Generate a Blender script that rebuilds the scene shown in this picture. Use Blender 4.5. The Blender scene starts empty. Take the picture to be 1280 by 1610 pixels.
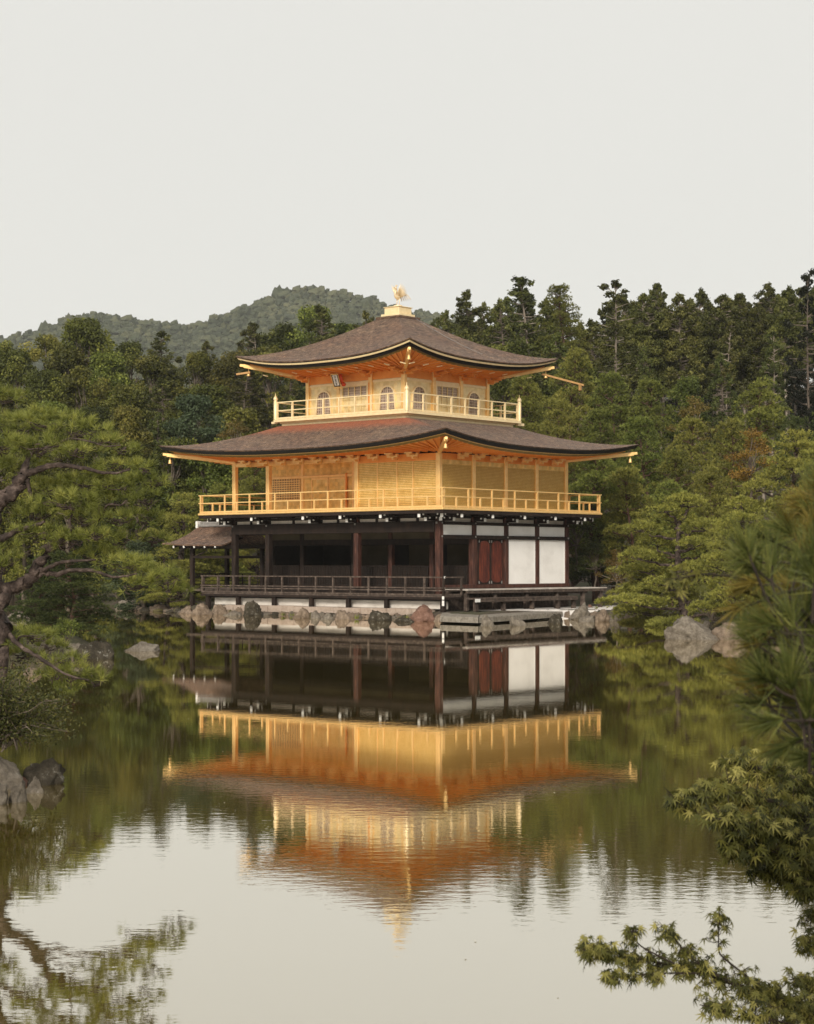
import bpy, math, random
import numpy as np
from mathutils import Vector, noise, Matrix

HAZE_D = 0.00014
random.seed(7); RNG = np.random.default_rng(7)
S = bpy.context.scene
COL = S.collection
PI = math.pi
R = math.radians

# ------------------------------------------------------------------ camera, sky, sun
CZ = 2.2            # eye height above the pond
FPX = 2901.0        # focal length in photo pixels (1280 wide)
HY = 885.6          # horizon row in the photo
cam_d = bpy.data.cameras.new('camera')
cam = bpy.data.objects.new('camera', cam_d); COL.objects.link(cam)
cam.location = (0, 0, CZ); cam.rotation_euler = (R(90), 0, 0)
cam_d.sensor_fit = 'HORIZONTAL'; cam_d.sensor_width = 24
cam_d.lens = FPX / 1280 * 24
cam_d.shift_y = (HY - 805) / 1280
cam_d.clip_start = 0.1; cam_d.clip_end = 6000
cam_d.dof.use_dof = True; cam_d.dof.focus_distance = 25; cam_d.dof.aperture_fstop = 8.0
S.camera = cam

SUN_EL, SUN_AZ = R(27), R(-168)       # azimuth measured from +Y towards +X
world = bpy.data.worlds.new('World'); S.world = world; world.use_nodes = True
wn = world.node_tree; wn.nodes.clear()
sky = wn.nodes.new('ShaderNodeTexSky'); sky.sky_type = 'NISHITA'; sky.sun_disc = False
sky.sun_elevation = SUN_EL; sky.sun_rotation = SUN_AZ
cloud = wn.nodes.new('ShaderNodeTexNoise'); cloud.inputs['Scale'].default_value = 1.6; cloud.inputs['Detail'].default_value = 3
cr = wn.nodes.new('ShaderNodeMapRange'); cr.inputs['To Min'].default_value = 7.15; cr.inputs['To Max'].default_value = 7.75
wn.links.new(cloud.outputs['Fac'], cr.inputs['Value'])
hsv = wn.nodes.new('ShaderNodeCombineColor')
m1 = wn.nodes.new('ShaderNodeMath'); m1.operation = 'MULTIPLY'; m1.inputs[1].default_value = 0.985
m2 = wn.nodes.new('ShaderNodeMath'); m2.operation = 'MULTIPLY'; m2.inputs[1].default_value = 0.925
wn.links.new(cr.outputs[0], m1.inputs[0]); wn.links.new(cr.outputs[0], m2.inputs[0])
wn.links.new(cr.outputs[0], hsv.inputs[0]); wn.links.new(m1.outputs[0], hsv.inputs[1]); wn.links.new(m2.outputs[0], hsv.inputs[2])
mixw = wn.nodes.new('ShaderNodeMix'); mixw.data_type = 'RGBA'; mixw.inputs[0].default_value = 0.95
wn.links.new(sky.outputs[0], mixw.inputs[6]); wn.links.new(hsv.outputs[0], mixw.inputs[7])
bg = wn.nodes.new('ShaderNodeBackground'); bg.inputs['Strength'].default_value = 0.1135
wo = wn.nodes.new('ShaderNodeOutputWorld')
wn.links.new(mixw.outputs[2], bg.inputs['Color']); wn.links.new(bg.outputs[0], wo.inputs['Surface'])
sl = bpy.data.lights.new('sun', 'SUN'); sl.energy = 3.5; sl.angle = R(13); sl.color = (1.0, 0.93, 0.82)
so = bpy.data.objects.new('sun', sl); COL.objects.link(so)
sdir = Vector((math.sin(SUN_AZ) * math.cos(SUN_EL), math.cos(SUN_AZ) * math.cos(SUN_EL), math.sin(SUN_EL)))
so.rotation_euler = sdir.to_track_quat('Z', 'Y').to_euler(); so.location = sdir * 60
S.view_settings.view_transform = 'Standard'; S.view_settings.look = 'None'
S.view_settings.exposure = 0; S.view_settings.gamma = 1
S.cycles.max_bounces = 7; S.cycles.diffuse_bounces = 3; S.cycles.glossy_bounces = 4
S.cycles.transmission_bounces = 3; S.cycles.volume_bounces = 0; S.cycles.caustics_reflective = True; S.cycles.blur_glossy = 1.5
S.cycles.caustics_refractive = False; S.cycles.sample_clamp_indirect = 4

# ------------------------------------------------------------------ helpers
def wp(px, py, h=0.0):
    Y = (CZ - h) * FPX / (py - HY)
    return ((px - 640) * Y / FPX, Y)
def at(px, py, Y):
    return np.array([(px - 640) * Y / FPX, Y, CZ - (py - HY) * Y / FPX])

def tag(o, label=None, cat=None, group=None, kind=None):
    if label: o['label'] = label
    if cat: o['category'] = cat
    if group: o['group'] = group
    if kind: o['kind'] = kind
    return o
def empty(name, loc=(0, 0, 0), rz=0, parent=None):
    o = bpy.data.objects.new(name, None); COL.objects.link(o)
    o.location = loc; o.rotation_euler = (0, 0, rz); o.empty_display_size = .3
    if parent: o.parent = parent
    return o
class MB:
    def __init__(s): s.v = []; s.n = 0; s.f = []; s.var = []
    def add(s, V, F, var=None):
        V = np.asarray(V, float).reshape(-1, 3); F = np.asarray(F, np.int64)
        s.v.append(V); s.f.append(F + s.n); s.n += len(V)
        s.var.append(np.full(len(V), .5) if var is None else np.broadcast_to(np.asarray(var, float), (len(V),)))
    def box(s, x0, x1, y0, y1, z0, z1):
        V = [(x0, y0, z0), (x1, y0, z0), (x1, y1, z0), (x0, y1, z0), (x0, y0, z1), (x1, y0, z1), (x1, y1, z1), (x0, y1, z1)]
        s.add(V, [(0, 3, 2, 1), (4, 5, 6, 7), (0, 1, 5, 4), (1, 2, 6, 5), (2, 3, 7, 6), (3, 0, 4, 7)])
    def bar(s, a, b, w, h):
        a = Vector(a); b = Vector(b); d = (b - a).normalized(); up = Vector((0, 0, 1))
        if abs(d.z) > .95: up = Vector((1, 0, 0))
        sx = d.cross(up).normalized() * (w / 2); sz = sx.normalized().cross(d) * (h / 2)
        V = [p + i * sx + j * sz for p in (a, b) for i, j in ((-1, -1), (1, -1), (1, 1), (-1, 1))]
        s.add([tuple(q) for q in V], [(0, 1, 2, 3), (7, 6, 5, 4), (0, 4, 5, 1), (1, 5, 6, 2), (2, 6, 7, 3), (3, 7, 4, 0)])
    def tube(s, P, rad, n=8, caps=True, var=None):
        P = np.asarray(P, float); m = len(P); rad = np.broadcast_to(np.asarray(rad, float), (m,))
        T = np.gradient(P, axis=0); T /= np.maximum(np.linalg.norm(T, axis=1, keepdims=True), 1e-9)
        up = np.array([0.13, 0.21, 0.97]); 
        if abs(T[0] @ up) > .9: up = np.array([.97, .1, .2])
        A = np.cross(T, up); A /= np.maximum(np.linalg.norm(A, axis=1, keepdims=True), 1e-6); B = np.cross(T, A)
        th = np.arange(n) * 2 * PI / n
        V = P[:, None, :] + rad[:, None, None] * (np.cos(th)[None, :, None] * A[:, None, :] + np.sin(th)[None, :, None] * B[:, None, :])
        i = np.arange(m - 1)[:, None] * n; j = np.arange(n)[None, :]; k = (j + 1) % n
        F = np.stack([i + j, i + k, i + n + k, i + n + j], -1).reshape(-1, 4)
        s.add(V.reshape(-1, 3), F, var)
        if caps and n in (4, 6, 8, 12):
            base = s.n - m * n
            s.f.append(np.array([[base + q for q in range(n)][::-1]])); s.f.append(np.array([[base + (m - 1) * n + q for q in range(n)]]))
    def lathe(s, prof, c=(0, 0, 0), n=12):
        P = np.array([(c[0], c[1], c[2] + z) for r, z in prof]); 
        th = np.arange(n) * 2 * PI / n; m = len(prof)
        V = np.zeros((m, n, 3))
        for i, (r, z) in enumerate(prof):
            V[i, :, 0] = c[0] + r * np.cos(th); V[i, :, 1] = c[1] + r * np.sin(th); V[i, :, 2] = c[2] + z
        i = np.arange(m - 1)[:, None] * n; j = np.arange(n)[None, :]; k = (j + 1) % n
        s.add(V.reshape(-1, 3), np.stack([i + j, i + k, i + n + k, i + n + j], -1).reshape(-1, 4))
    def grid(s, G, flip=False, var=None):
        a, b = G.shape[:2]
        i = np.arange(a - 1)[:, None] * b; j = np.arange(b - 1)[None, :]
        F = np.stack([i + j, i + j + 1, i + b + j + 1, i + b + j], -1).reshape(-1, 4)
        if flip: F = F[:, ::-1]
        s.add(G.reshape(-1, 3), F, var)
    def mesh(s, name, mat, smooth=False):
        me = bpy.data.meshes.new(name)
        V = np.concatenate(s.v).astype(np.float32)
        fl = np.concatenate([f.reshape(-1) for f in s.f]).astype(np.int32)
        ln = np.concatenate([np.full(len(f), f.shape[1]) for f in s.f]).astype(np.int32)
        me.vertices.add(len(V)); me.vertices.foreach_set('co', V.reshape(-1))
        me.loops.add(len(fl)); me.loops.foreach_set('vertex_index', fl)
        me.polygons.add(len(ln)); st = np.concatenate([[0], np.cumsum(ln)[:-1]]).astype(np.int32)
        me.polygons.foreach_set('loop_start', st); me.polygons.foreach_set('loop_total', ln)
        me.polygons.foreach_set('use_smooth', np.full(len(ln), bool(smooth)))
        at_ = me.attributes.new('var', 'FLOAT', 'POINT'); at_.data.foreach_set('value', np.concatenate(s.var).astype(np.float32))
        me.materials.append(mat); me.update(calc_edges=True)
        return me
    def build(s, name, mat, parent=None, smooth=False, loc=None):
        o = bpy.data.objects.new(name, s.mesh(name, mat, smooth)); COL.objects.link(o)
        if parent: o.parent = parent
        if loc is not None: o.location = loc
        return o
def bevel(o, w=.01, seg=1):
    m = o.modifiers.new('bevel', 'BEVEL'); m.width = w; m.segments = seg; m.limit_method = 'ANGLE'; return o

# ------------------------------------------------------------------ materials
def nm(name):
    m = bpy.data.materials.new(name); m.use_nodes = True; nt = m.node_tree
    return m, nt, nt.nodes['Principled BSDF'], nt.nodes['Material Output']
def N(nt, t, **kw):
    n = nt.nodes.new(t)
    for k, v in kw.items():
        if k in n.inputs: n.inputs[k].default_value = v
        else: setattr(n, k, v)
    return n
def ramp(nt, fac, stops):
    r = nt.nodes.new('ShaderNodeValToRGB'); el = r.color_ramp.elements
    while len(el) < len(stops): el.new(0.5)
    for e, (p, c) in zip(el, stops): e.position = p; e.color = (*c, 1)
    nt.links.new(fac, r.inputs[0]); return r.outputs[0]
def noisy(name, cols, scale=8, stretch=(1, 1, 1), rough=.8, metal=0, bump=.3, bdist=.02, detail=6, spec=.3, coord='Object', bscale=None, rnd=False):
    m, nt, b, o = nm(name)
    tc = N(nt, 'ShaderNodeTexCoord'); mp = N(nt, 'ShaderNodeMapping'); mp.inputs['Scale'].default_value = stretch
    nt.links.new(tc.outputs[coord], mp.inputs[0])
    n = N(nt, 'ShaderNodeTexNoise', Scale=scale, Detail=detail, Roughness=.6); nt.links.new(mp.outputs[0], n.inputs['Vector'])
    st = [(.28 + .44 * i / (len(cols) - 1), c) for i, c in enumerate(cols)]
    col = ramp(nt, n.outputs['Fac'], st)
    nt.links.new(col, b.inputs['Base Color'])
    b.inputs['Roughness'].default_value = rough; b.inputs['Metallic'].default_value = metal
    b.inputs['Specular IOR Level'].default_value = spec
    if bump:
        n2 = N(nt, 'ShaderNodeTexNoise', Scale=bscale or scale * 2.5, Detail=5); nt.links.new(mp.outputs[0], n2.inputs['Vector'])
        bp = N(nt, 'ShaderNodeBump', Strength=bump, Distance=bdist); nt.links.new(n2.outputs['Fac'], bp.inputs['Height'])
        nt.links.new(bp.outputs[0], b.inputs['Normal'])
    return m
GC = [(.66, .42, .17), (.80, .55, .27), (.88, .65, .37)]
M = {}
GS = [(.56, .33, .075), (.76, .50, .15), (.88, .64, .26)]
M['gold_pale'] = noisy('pale_gold_leaf', [(.68, .50, .22), (.82, .65, .33), (.90, .75, .44)], 3.5, rough=.45, metal=.35, bump=.08, bdist=.01, spec=.5, detail=8)
M['cream_trim'] = noisy('cream_gold_trim', [(.80, .61, .32), (.92, .75, .46)], 6, rough=.45, metal=.25, bump=.05, bdist=.01, spec=.5)
M['gold'] = noisy('gold_leaf', GS, 3.5, rough=.5, metal=.35, bump=.08, bdist=.01, spec=.5, detail=8)
def sheets(m, d=.16, amt=.16):
    nt = m.node_tree; b = nt.nodes['Principled BSDF']; src = b.inputs['Base Color'].links[0].from_socket
    tc = N(nt, 'ShaderNodeTexCoord'); v = N(nt, 'ShaderNodeVectorMath', operation='SCALE'); v.inputs['Scale'].default_value = 1 / d; nt.links.new(tc.outputs['Object'], v.inputs[0])
    v2 = N(nt, 'ShaderNodeVectorMath', operation='ADD'); v2.inputs[1].default_value = (.37, .41, .23); nt.links.new(v.outputs[0], v2.inputs[0])
    fl = N(nt, 'ShaderNodeVectorMath', operation='FLOOR'); nt.links.new(v2.outputs[0], fl.inputs[0])
    wn_ = N(nt, 'ShaderNodeTexWhiteNoise', noise_dimensions='3D'); nt.links.new(fl.outputs[0], wn_.inputs['Vector'])
    mr = N(nt, 'ShaderNodeMapRange'); mr.inputs['To Min'].default_value = 1 - amt; mr.inputs['To Max'].default_value = 1 + amt * .6; nt.links.new(wn_.outputs['Value'], mr.inputs['Value'])
    hv = N(nt, 'ShaderNodeHueSaturation'); nt.links.new(src, hv.inputs['Color']); nt.links.new(mr.outputs[0], hv.inputs['Value']); nt.links.new(hv.outputs[0], b.inputs['Base Color'])
    r = N(nt, 'ShaderNodeMapRange'); r.inputs['To Min'].default_value = .34; r.inputs['To Max'].default_value = .55; nt.links.new(wn_.outputs['Value'], r.inputs['Value']); nt.links.new(r.outputs[0], b.inputs['Roughness'])
sheets(M['gold']); sheets(M['gold_pale'], .2, .10)
M['gold_trim'] = noisy('gold_trim', [(.82, .50, .17), (.92, .63, .27)], 6, rough=.42, metal=.4, bump=.05, bdist=.01, spec=.5)
M['orange_glow_gold'] = noisy('orange_glow_gold', [(.76, .26, .045), (.86, .37, .08)], 2.5, rough=.5, metal=.25, bump=.1, bdist=.01, spec=.5)  # gold with the bounced under-eave glow painted in; also colours door edges, ornaments
def gold_lattice(name, cols, du, dz, metal):
    m, nt, b, o = nm(name)
    tc = N(nt, 'ShaderNodeTexCoord'); n = N(nt, 'ShaderNodeTexNoise', Scale=4, Detail=7); nt.links.new(tc.outputs['Object'], n.inputs['Vector'])
    n3 = N(nt, 'ShaderNodeTexNoise', Scale=22, Detail=4); nt.links.new(tc.outputs['Object'], n3.inputs['Vector'])
    ad = N(nt, 'ShaderNodeMath', operation='MULTIPLY_ADD'); ad.inputs[1].default_value = .5; nt.links.new(n3.outputs['Fac'], ad.inputs[0])
    mm = N(nt, 'ShaderNodeMath', operation='MULTIPLY'); mm.inputs[1].default_value = .5; nt.links.new(n.outputs['Fac'], mm.inputs[0]); nt.links.new(mm.outputs[0], ad.inputs[2])
    col = ramp(nt, ad.outputs[0], [(.3, cols[0]), (.5, cols[1]), (.7, cols[2])])
    sp = N(nt, 'ShaderNodeSeparateXYZ'); nt.links.new(tc.outputs['Object'], sp.inputs[0])
    hs = []
    sm = N(nt, 'ShaderNodeMath', operation='ADD'); nt.links.new(sp.outputs[0], sm.inputs[0]); nt.links.new(sp.outputs[1], sm.inputs[1])
    for src, d in ((sm.outputs[0], du), (sp.outputs[2], dz)):
        q = N(nt, 'ShaderNodeMath', operation='PINGPONG'); q.inputs[1].default_value = d / 2; nt.links.new(src, q.inputs[0])
        mr = N(nt, 'ShaderNodeMapRange'); mr.inputs['From Min'].default_value = d * .08; mr.inputs['From Max'].default_value = d * .2; nt.links.new(q.outputs[0], mr.inputs['Value']); hs.append(mr.outputs[0])
    mn = N(nt, 'ShaderNodeMath', operation='MULTIPLY'); nt.links.new(hs[0], mn.inputs[0]); nt.links.new(hs[1], mn.inputs[1])
    if du > 5: mn = N(nt, 'ShaderNodeMath', operation='MAXIMUM'); nt.links.new(hs[1], mn.inputs[0]); mn.inputs[1].default_value = 0
    mx = N(nt, 'ShaderNodeMix', data_type='RGBA'); nt.links.new(mn.outputs[0], mx.inputs[0])
    mx.inputs[6].default_value = tuple(c * .74 for c in cols[0]) + (1,); nt.links.new(col, mx.inputs[7])
    nt.links.new(mx.outputs[2], b.inputs['Base Color'])
    b.inputs['Metallic'].default_value = metal; b.inputs['Roughness'].default_value = .45
    bp = N(nt, 'ShaderNodeBump', Strength=.5, Distance=.012); nt.links.new(mn.outputs[0], bp.inputs['Height']); nt.links.new(bp.outputs[0], b.inputs['Normal'])
    return m
M['gold_shutter'] = gold_lattice('gold_shutter', GS, 99, .07, .35)
M['gold_lattice'] = gold_lattice('gold_fine_lattice', [(.50, .31, .07), (.62, .41, .11), (.70, .50, .17)], .075, .06, .35)
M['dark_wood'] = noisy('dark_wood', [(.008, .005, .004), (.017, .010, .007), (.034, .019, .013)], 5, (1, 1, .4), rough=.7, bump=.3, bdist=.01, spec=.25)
M['red_wood'] = noisy('red_wood', [(.02, .008, .006), (.055, .020, .013), (.12, .05, .033)], 6, (2, 2, .35), rough=.6, bump=.3, bdist=.01)
M['door_wood'] = noisy('door_wood', [(.015, .005, .004), (.09, .018, .010), (.19, .045, .02)], 3.5, (3, 3, .5), rough=.5, bump=.3, bdist=.01)
M['weathered_wood'] = noisy('weathered_wood', [(.03, .021, .016), (.07, .050, .039), (.15, .115, .092)], 6, (1, 1, 1), rough=.8, bump=.4, bdist=.01)
M['deck_wood'] = noisy('deck_wood', [(.30, .26, .22), (.48, .43, .38), (.62, .57, .5)], 5, (.6, 1, 1), rough=.75, bump=.3, bdist=.01)
M['plaster'] = noisy('white_plaster', [(.66, .635, .60), (.78, .755, .72), (.83, .81, .78)], .9, rough=.9, bump=.05, bdist=.01)
M['old_plaster'] = noisy('cream_plaster', [(.5, .43, .36), (.62, .54, .46), (.7, .62, .54)], 2.5, rough=.9, bump=.1, bdist=.01)
M['white_paint'] = noisy('white_metal_cap', [(.7, .68, .64), (.82, .8, .77)], 20, rough=.6, bump=0)
M['black_lacquer'] = noisy('black_eave_edge', [(.006, .005, .005), (.012, .010, .009)], 8, rough=.55, bump=.2, bdist=.01)
M['olive_gold'] = noisy('dull_gold', [(.22, .15, .045), (.36, .24, .08)], 5, rough=.5, metal=.4, bump=.15, bdist=.01)
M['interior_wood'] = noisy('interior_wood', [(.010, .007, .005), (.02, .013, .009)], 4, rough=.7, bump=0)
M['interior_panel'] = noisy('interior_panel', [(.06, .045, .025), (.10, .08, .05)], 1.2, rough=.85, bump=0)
M['red_lacquer'] = noisy('red_lacquer', [(.5, .05, .015), (.62, .08, .02)], 8, rough=.4, bump=.1, bdist=.01)
M['lead_grey'] = noisy('lead_ridge', [(.16, .15, .14), (.3, .28, .26)], 9, rough=.6, bump=.2, bdist=.01)

def bark_roof(name, z_lo=None, z_hi=None, warm=0):
    m, nt, b, o = nm(name)
    tc = N(nt, 'ShaderNodeTexCoord')
    mp = N(nt, 'ShaderNodeMapping'); mp.inputs['Scale'].default_value = (1, 1, 2.6); nt.links.new(tc.outputs['Object'], mp.inputs[0])
    n1 = N(nt, 'ShaderNodeTexNoise', Scale=5, Detail=9, Roughness=.95); nt.links.new(mp.outputs[0], n1.inputs['Vector'])
    n2 = N(nt, 'ShaderNodeTexNoise', Scale=.7, Detail=4); nt.links.new(tc.outputs['Object'], n2.inputs['Vector'])
    c1 = ramp(nt, n1.outputs['Fac'], [(.40, (.022, .011, .006)), (.5, (.130, .076, .047)), (.61, (.35, .245, .17))])
    c2 = ramp(nt, n2.outputs['Fac'], [(.35, (1.0, .86, .80)), (.65, (1.12, 1.10, 1.06))])
    mx = N(nt, 'ShaderNodeMix', data_type='RGBA', blend_type='MULTIPLY'); mx.inputs[0].default_value = 1
    nt.links.new(c1, mx.inputs[6]); nt.links.new(c2, mx.inputs[7]); out = mx.outputs[2]
    s0 = N(nt, 'ShaderNodeSeparateXYZ'); nt.links.new(tc.outputs['Object'], s0.inputs[0])
    n5 = N(nt, 'ShaderNodeTexNoise', Scale=2.2, Detail=5, Roughness=.7); nt.links.new(tc.outputs['Object'], n5.inputs['Vector'])
    zz = N(nt, 'ShaderNodeMath', operation='MULTIPLY_ADD'); zz.inputs[1].default_value = .05; nt.links.new(n5.outputs['Fac'], zz.inputs[0]); nt.links.new(s0.outputs[2], zz.inputs[2])
    pg = N(nt, 'ShaderNodeMath', operation='PINGPONG'); pg.inputs[1].default_value = .026; nt.links.new(zz.outputs[0], pg.inputs[0])
    cs = ramp(nt, (dq := N(nt, 'ShaderNodeMath', operation='DIVIDE')).outputs[0], [(.1, (.62, .60, .58)), (.6, (1.08, 1.08, 1.08))]); nt.links.new(pg.outputs[0], dq.inputs[0]); dq.inputs[1].default_value = .026
    c5 = ramp(nt, n5.outputs['Fac'], [(.36, (.66, .62, .60)), (.5, (1.0, 1.0, 1.0)), (.66, (1.28, 1.24, 1.12))])
    mz = N(nt, 'ShaderNodeMix', data_type='RGBA', blend_type='MULTIPLY'); mz.inputs[0].default_value = .8; nt.links.new(out, mz.inputs[6]); nt.links.new(cs, mz.inputs[7])
    my = N(nt, 'ShaderNodeMix', data_type='RGBA', blend_type='MULTIPLY'); my.inputs[0].default_value = 1; nt.links.new(mz.outputs[2], my.inputs[6]); nt.links.new(c5, my.inputs[7]); out = my.outputs[2]
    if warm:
        # redder colour towards the top of the roof, front slope only
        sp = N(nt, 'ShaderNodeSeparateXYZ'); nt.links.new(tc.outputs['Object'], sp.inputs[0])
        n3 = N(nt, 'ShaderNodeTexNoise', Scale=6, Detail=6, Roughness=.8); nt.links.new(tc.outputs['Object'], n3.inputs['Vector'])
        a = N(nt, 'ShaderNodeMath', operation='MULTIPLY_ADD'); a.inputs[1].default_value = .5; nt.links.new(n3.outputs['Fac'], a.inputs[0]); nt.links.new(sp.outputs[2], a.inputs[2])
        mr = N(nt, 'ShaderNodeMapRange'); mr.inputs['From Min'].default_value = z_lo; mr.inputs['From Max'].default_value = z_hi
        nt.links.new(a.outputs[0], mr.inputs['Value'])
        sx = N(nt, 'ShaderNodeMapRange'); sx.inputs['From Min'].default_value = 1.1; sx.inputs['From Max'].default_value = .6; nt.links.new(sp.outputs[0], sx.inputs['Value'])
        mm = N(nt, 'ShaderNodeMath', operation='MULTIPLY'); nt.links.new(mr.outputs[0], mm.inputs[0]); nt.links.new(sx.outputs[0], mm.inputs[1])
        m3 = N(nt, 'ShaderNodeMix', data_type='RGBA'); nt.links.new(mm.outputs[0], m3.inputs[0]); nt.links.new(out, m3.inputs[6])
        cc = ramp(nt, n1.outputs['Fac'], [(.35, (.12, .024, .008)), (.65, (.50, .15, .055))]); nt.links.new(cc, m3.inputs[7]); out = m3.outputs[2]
    nt.links.new(out, b.inputs['Base Color'])
    b.inputs['Roughness'].default_value = .85; b.inputs['Specular IOR Level'].default_value = .2
    b.inputs['Sheen Weight'].default_value = .12; b.inputs['Sheen Roughness'].default_value = .4
    bp = N(nt, 'ShaderNodeBump', Strength=1, Distance=.06); nt.links.new(n1.outputs['Fac'], bp.inputs['Height']); nt.links.new(bp.outputs[0], b.inputs['Normal'])
    return m
M['bark_upper'] = bark_roof('bark_shingle')
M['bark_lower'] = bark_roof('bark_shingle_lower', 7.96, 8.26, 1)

def foliage(name, dark, mid, light, tipmix=.35, trans=.3, scale=.5, tint=.25, rough=.55):
    m, nt, b, o = nm(name)
    a = N(nt, 'ShaderNodeAttribute', attribute_name='var')
    tc = N(nt, 'ShaderNodeTexCoord'); n = N(nt, 'ShaderNodeTexNoise', Scale=scale, Detail=3); nt.links.new(tc.outputs['Object'], n.inputs['Vector'])
    ad = N(nt, 'ShaderNodeMath', operation='MULTIPLY_ADD'); ad.inputs[1].default_value = .55; nt.links.new(a.outputs['Fac'], ad.inputs[0])
    mu = N(nt, 'ShaderNodeMath', operation='MULTIPLY'); mu.inputs[1].default_value = .5; nt.links.new(n.outputs['Fac'], mu.inputs[0]); nt.links.new(mu.outputs[0], ad.inputs[2])
    col = ramp(nt, ad.outputs[0], [(.2, dark), (.52, mid), (.85, light)])
    oi = N(nt, 'ShaderNodeObjectInfo'); hv = N(nt, 'ShaderNodeHueSaturation'); nt.links.new(col, hv.inputs['Color'])
    r1 = N(nt, 'ShaderNodeMapRange'); r1.inputs['To Min'].default_value = .5 - .06 * tint; r1.inputs['To Max'].default_value = .5 + .10 * tint; nt.links.new(oi.outputs['Random'], r1.inputs['Value'])
    r2 = N(nt, 'ShaderNodeMapRange'); r2.inputs['To Min'].default_value = 1 - tint; r2.inputs['To Max'].default_value = 1 + tint
    rr = N(nt, 'ShaderNodeMath', operation='PINGPONG'); rr.inputs[1].default_value = .17; nt.links.new(oi.outputs['Random'], rr.inputs[0])
    r3 = N(nt, 'ShaderNodeMath', operation='MULTIPLY'); r3.inputs[1].default_value = 5.9; nt.links.new(rr.outputs[0], r3.inputs[0]); nt.links.new(r3.outputs[0], r2.inputs['Value'])
    nt.links.new(r1.outputs[0], hv.inputs['Hue']); nt.links.new(r2.outputs[0], hv.inputs['Value'])
    b.inputs['Roughness'].default_value = rough; b.inputs['Specular IOR Level'].default_value = .25
    nt.links.new(hv.outputs[0], b.inputs['Base Color'])
    tr = N(nt, 'ShaderNodeBsdfTranslucent'); ms = N(nt, 'ShaderNodeMixShader'); ms.inputs[0].default_value = trans
    nt.links.new(hv.outputs[0], tr.inputs[0]); nt.links.new(b.outputs[0], ms.inputs[1]); nt.links.new(tr.outputs[0], ms.inputs[2]); nt.links.new(ms.outputs[0], o.inputs[0])
    return m
M['leaf_forest'] = foliage('forest_leaves', (.016, .018, .003), (.100, .106, .018), (.30, .275, .055), scale=.45, tint=.4)
M['leaf_cypress'] = foliage('cypress_leaves', (.016, .018, .004), (.080, .085, .020), (.23, .22, .055), scale=.5, tint=.3)
M['leaf_deep'] = foliage('dark_shaded_leaves', (.004, .005, .002), (.012, .014, .005), (.03, .032, .012), scale=.5, tint=.2)  # deep-wood shade painted into the leaf colour; also the dark edge conifer
M['leaf_blue'] = foliage('bluish_leaves', (.018, .026, .012), (.055, .075, .034), (.13, .155, .075), scale=.4, tint=.1)
M['needle_pine'] = foliage('pine_needles', (.028, .032, .007), (.155, .165, .034), (.36, .345, .08), scale=.6, tint=.3)
M['needle_dark'] = foliage('dark_pine_needles', (.011, .016, .005), (.055, .072, .022), (.17, .19, .060), scale=.6, tint=.2)
M['needle_garden'] = foliage('garden_pine_needles', (.035, .038, .008), (.215, .215, .045), (.46, .425, .10), scale=.7, tint=.12)
M['needle_near'] = foliage('near_pine_needles', (.028, .034, .008), (.18, .20, .042), (.43, .42, .105), scale=1.6, tint=.05)
M['needle_blur'] = foliage('foreground_needles', (.024, .032, .008), (.105, .120, .028), (.30, .28, .075), scale=3, tint=.1)
M['needle_gold'] = foliage('old_yellow_needles', (.07, .06, .012), (.19, .145, .03), (.34, .24, .05), scale=3, tint=.1)
M['leaf_maple'] = foliage('maple_leaves', (.022, .027, .006), (.135, .130, .028), (.40, .345, .10), scale=2.5, tint=.1, trans=.3)
M['leaf_autumn'] = foliage('autumn_leaves', (.10, .06, .012), (.28, .17, .03), (.42, .26, .05), scale=1, tint=.2)
M['leaf_rust'] = foliage('rust_leaves', (.04, .03, .010), (.14, .10, .025), (.27, .15, .045), scale=1, tint=.2)
M['leaf_shrub'] = foliage('shrub_leaves', (.018, .024, .007), (.065, .075, .020), (.17, .165, .045), scale=1, tint=.2)
M['bark'] = noisy('tree_bark', [(.04, .03, .022), (.11, .085, .065), (.20, .16, .13)], 6, (1, 1, .3), bump=.6, bdist=.03)
M['bark_pale'] = noisy('pale_bark', [(.10, .08, .06), (.22, .18, .14), (.38, .32, .26)], 5, (1, 1, .25), bump=.5, bdist=.02)
M['bark_red'] = noisy('red_pine_bark', [(.035, .02, .015), (.085, .045, .032), (.15, .085, .06)], 6, (1, 1, .4), bump=.6, bdist=.02)
M['bark_pine'] = noisy('pine_bark', [(.014, .010, .008), (.05, .034, .028), (.16, .118, .098)], 9, (1, 1, 1), bump=1, bdist=.03)

M['twig_dark'] = noisy('dark_twig', [(.015, .011, .008), (.05, .036, .025)], 20, bump=.3, bdist=.003)
M['wall_white'] = noisy('weathered_white_wall', [(.42, .38, .33), (.60, .555, .50), (.68, .64, .59)], 1.6, (1, 1, 3), rough=.9, bump=.1, bdist=.01)
M['gold_dull'] = noisy('weathered_gold', [(.34, .19, .07), (.48, .28, .11)], 6, rough=.6, metal=.2, bump=.1)
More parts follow.
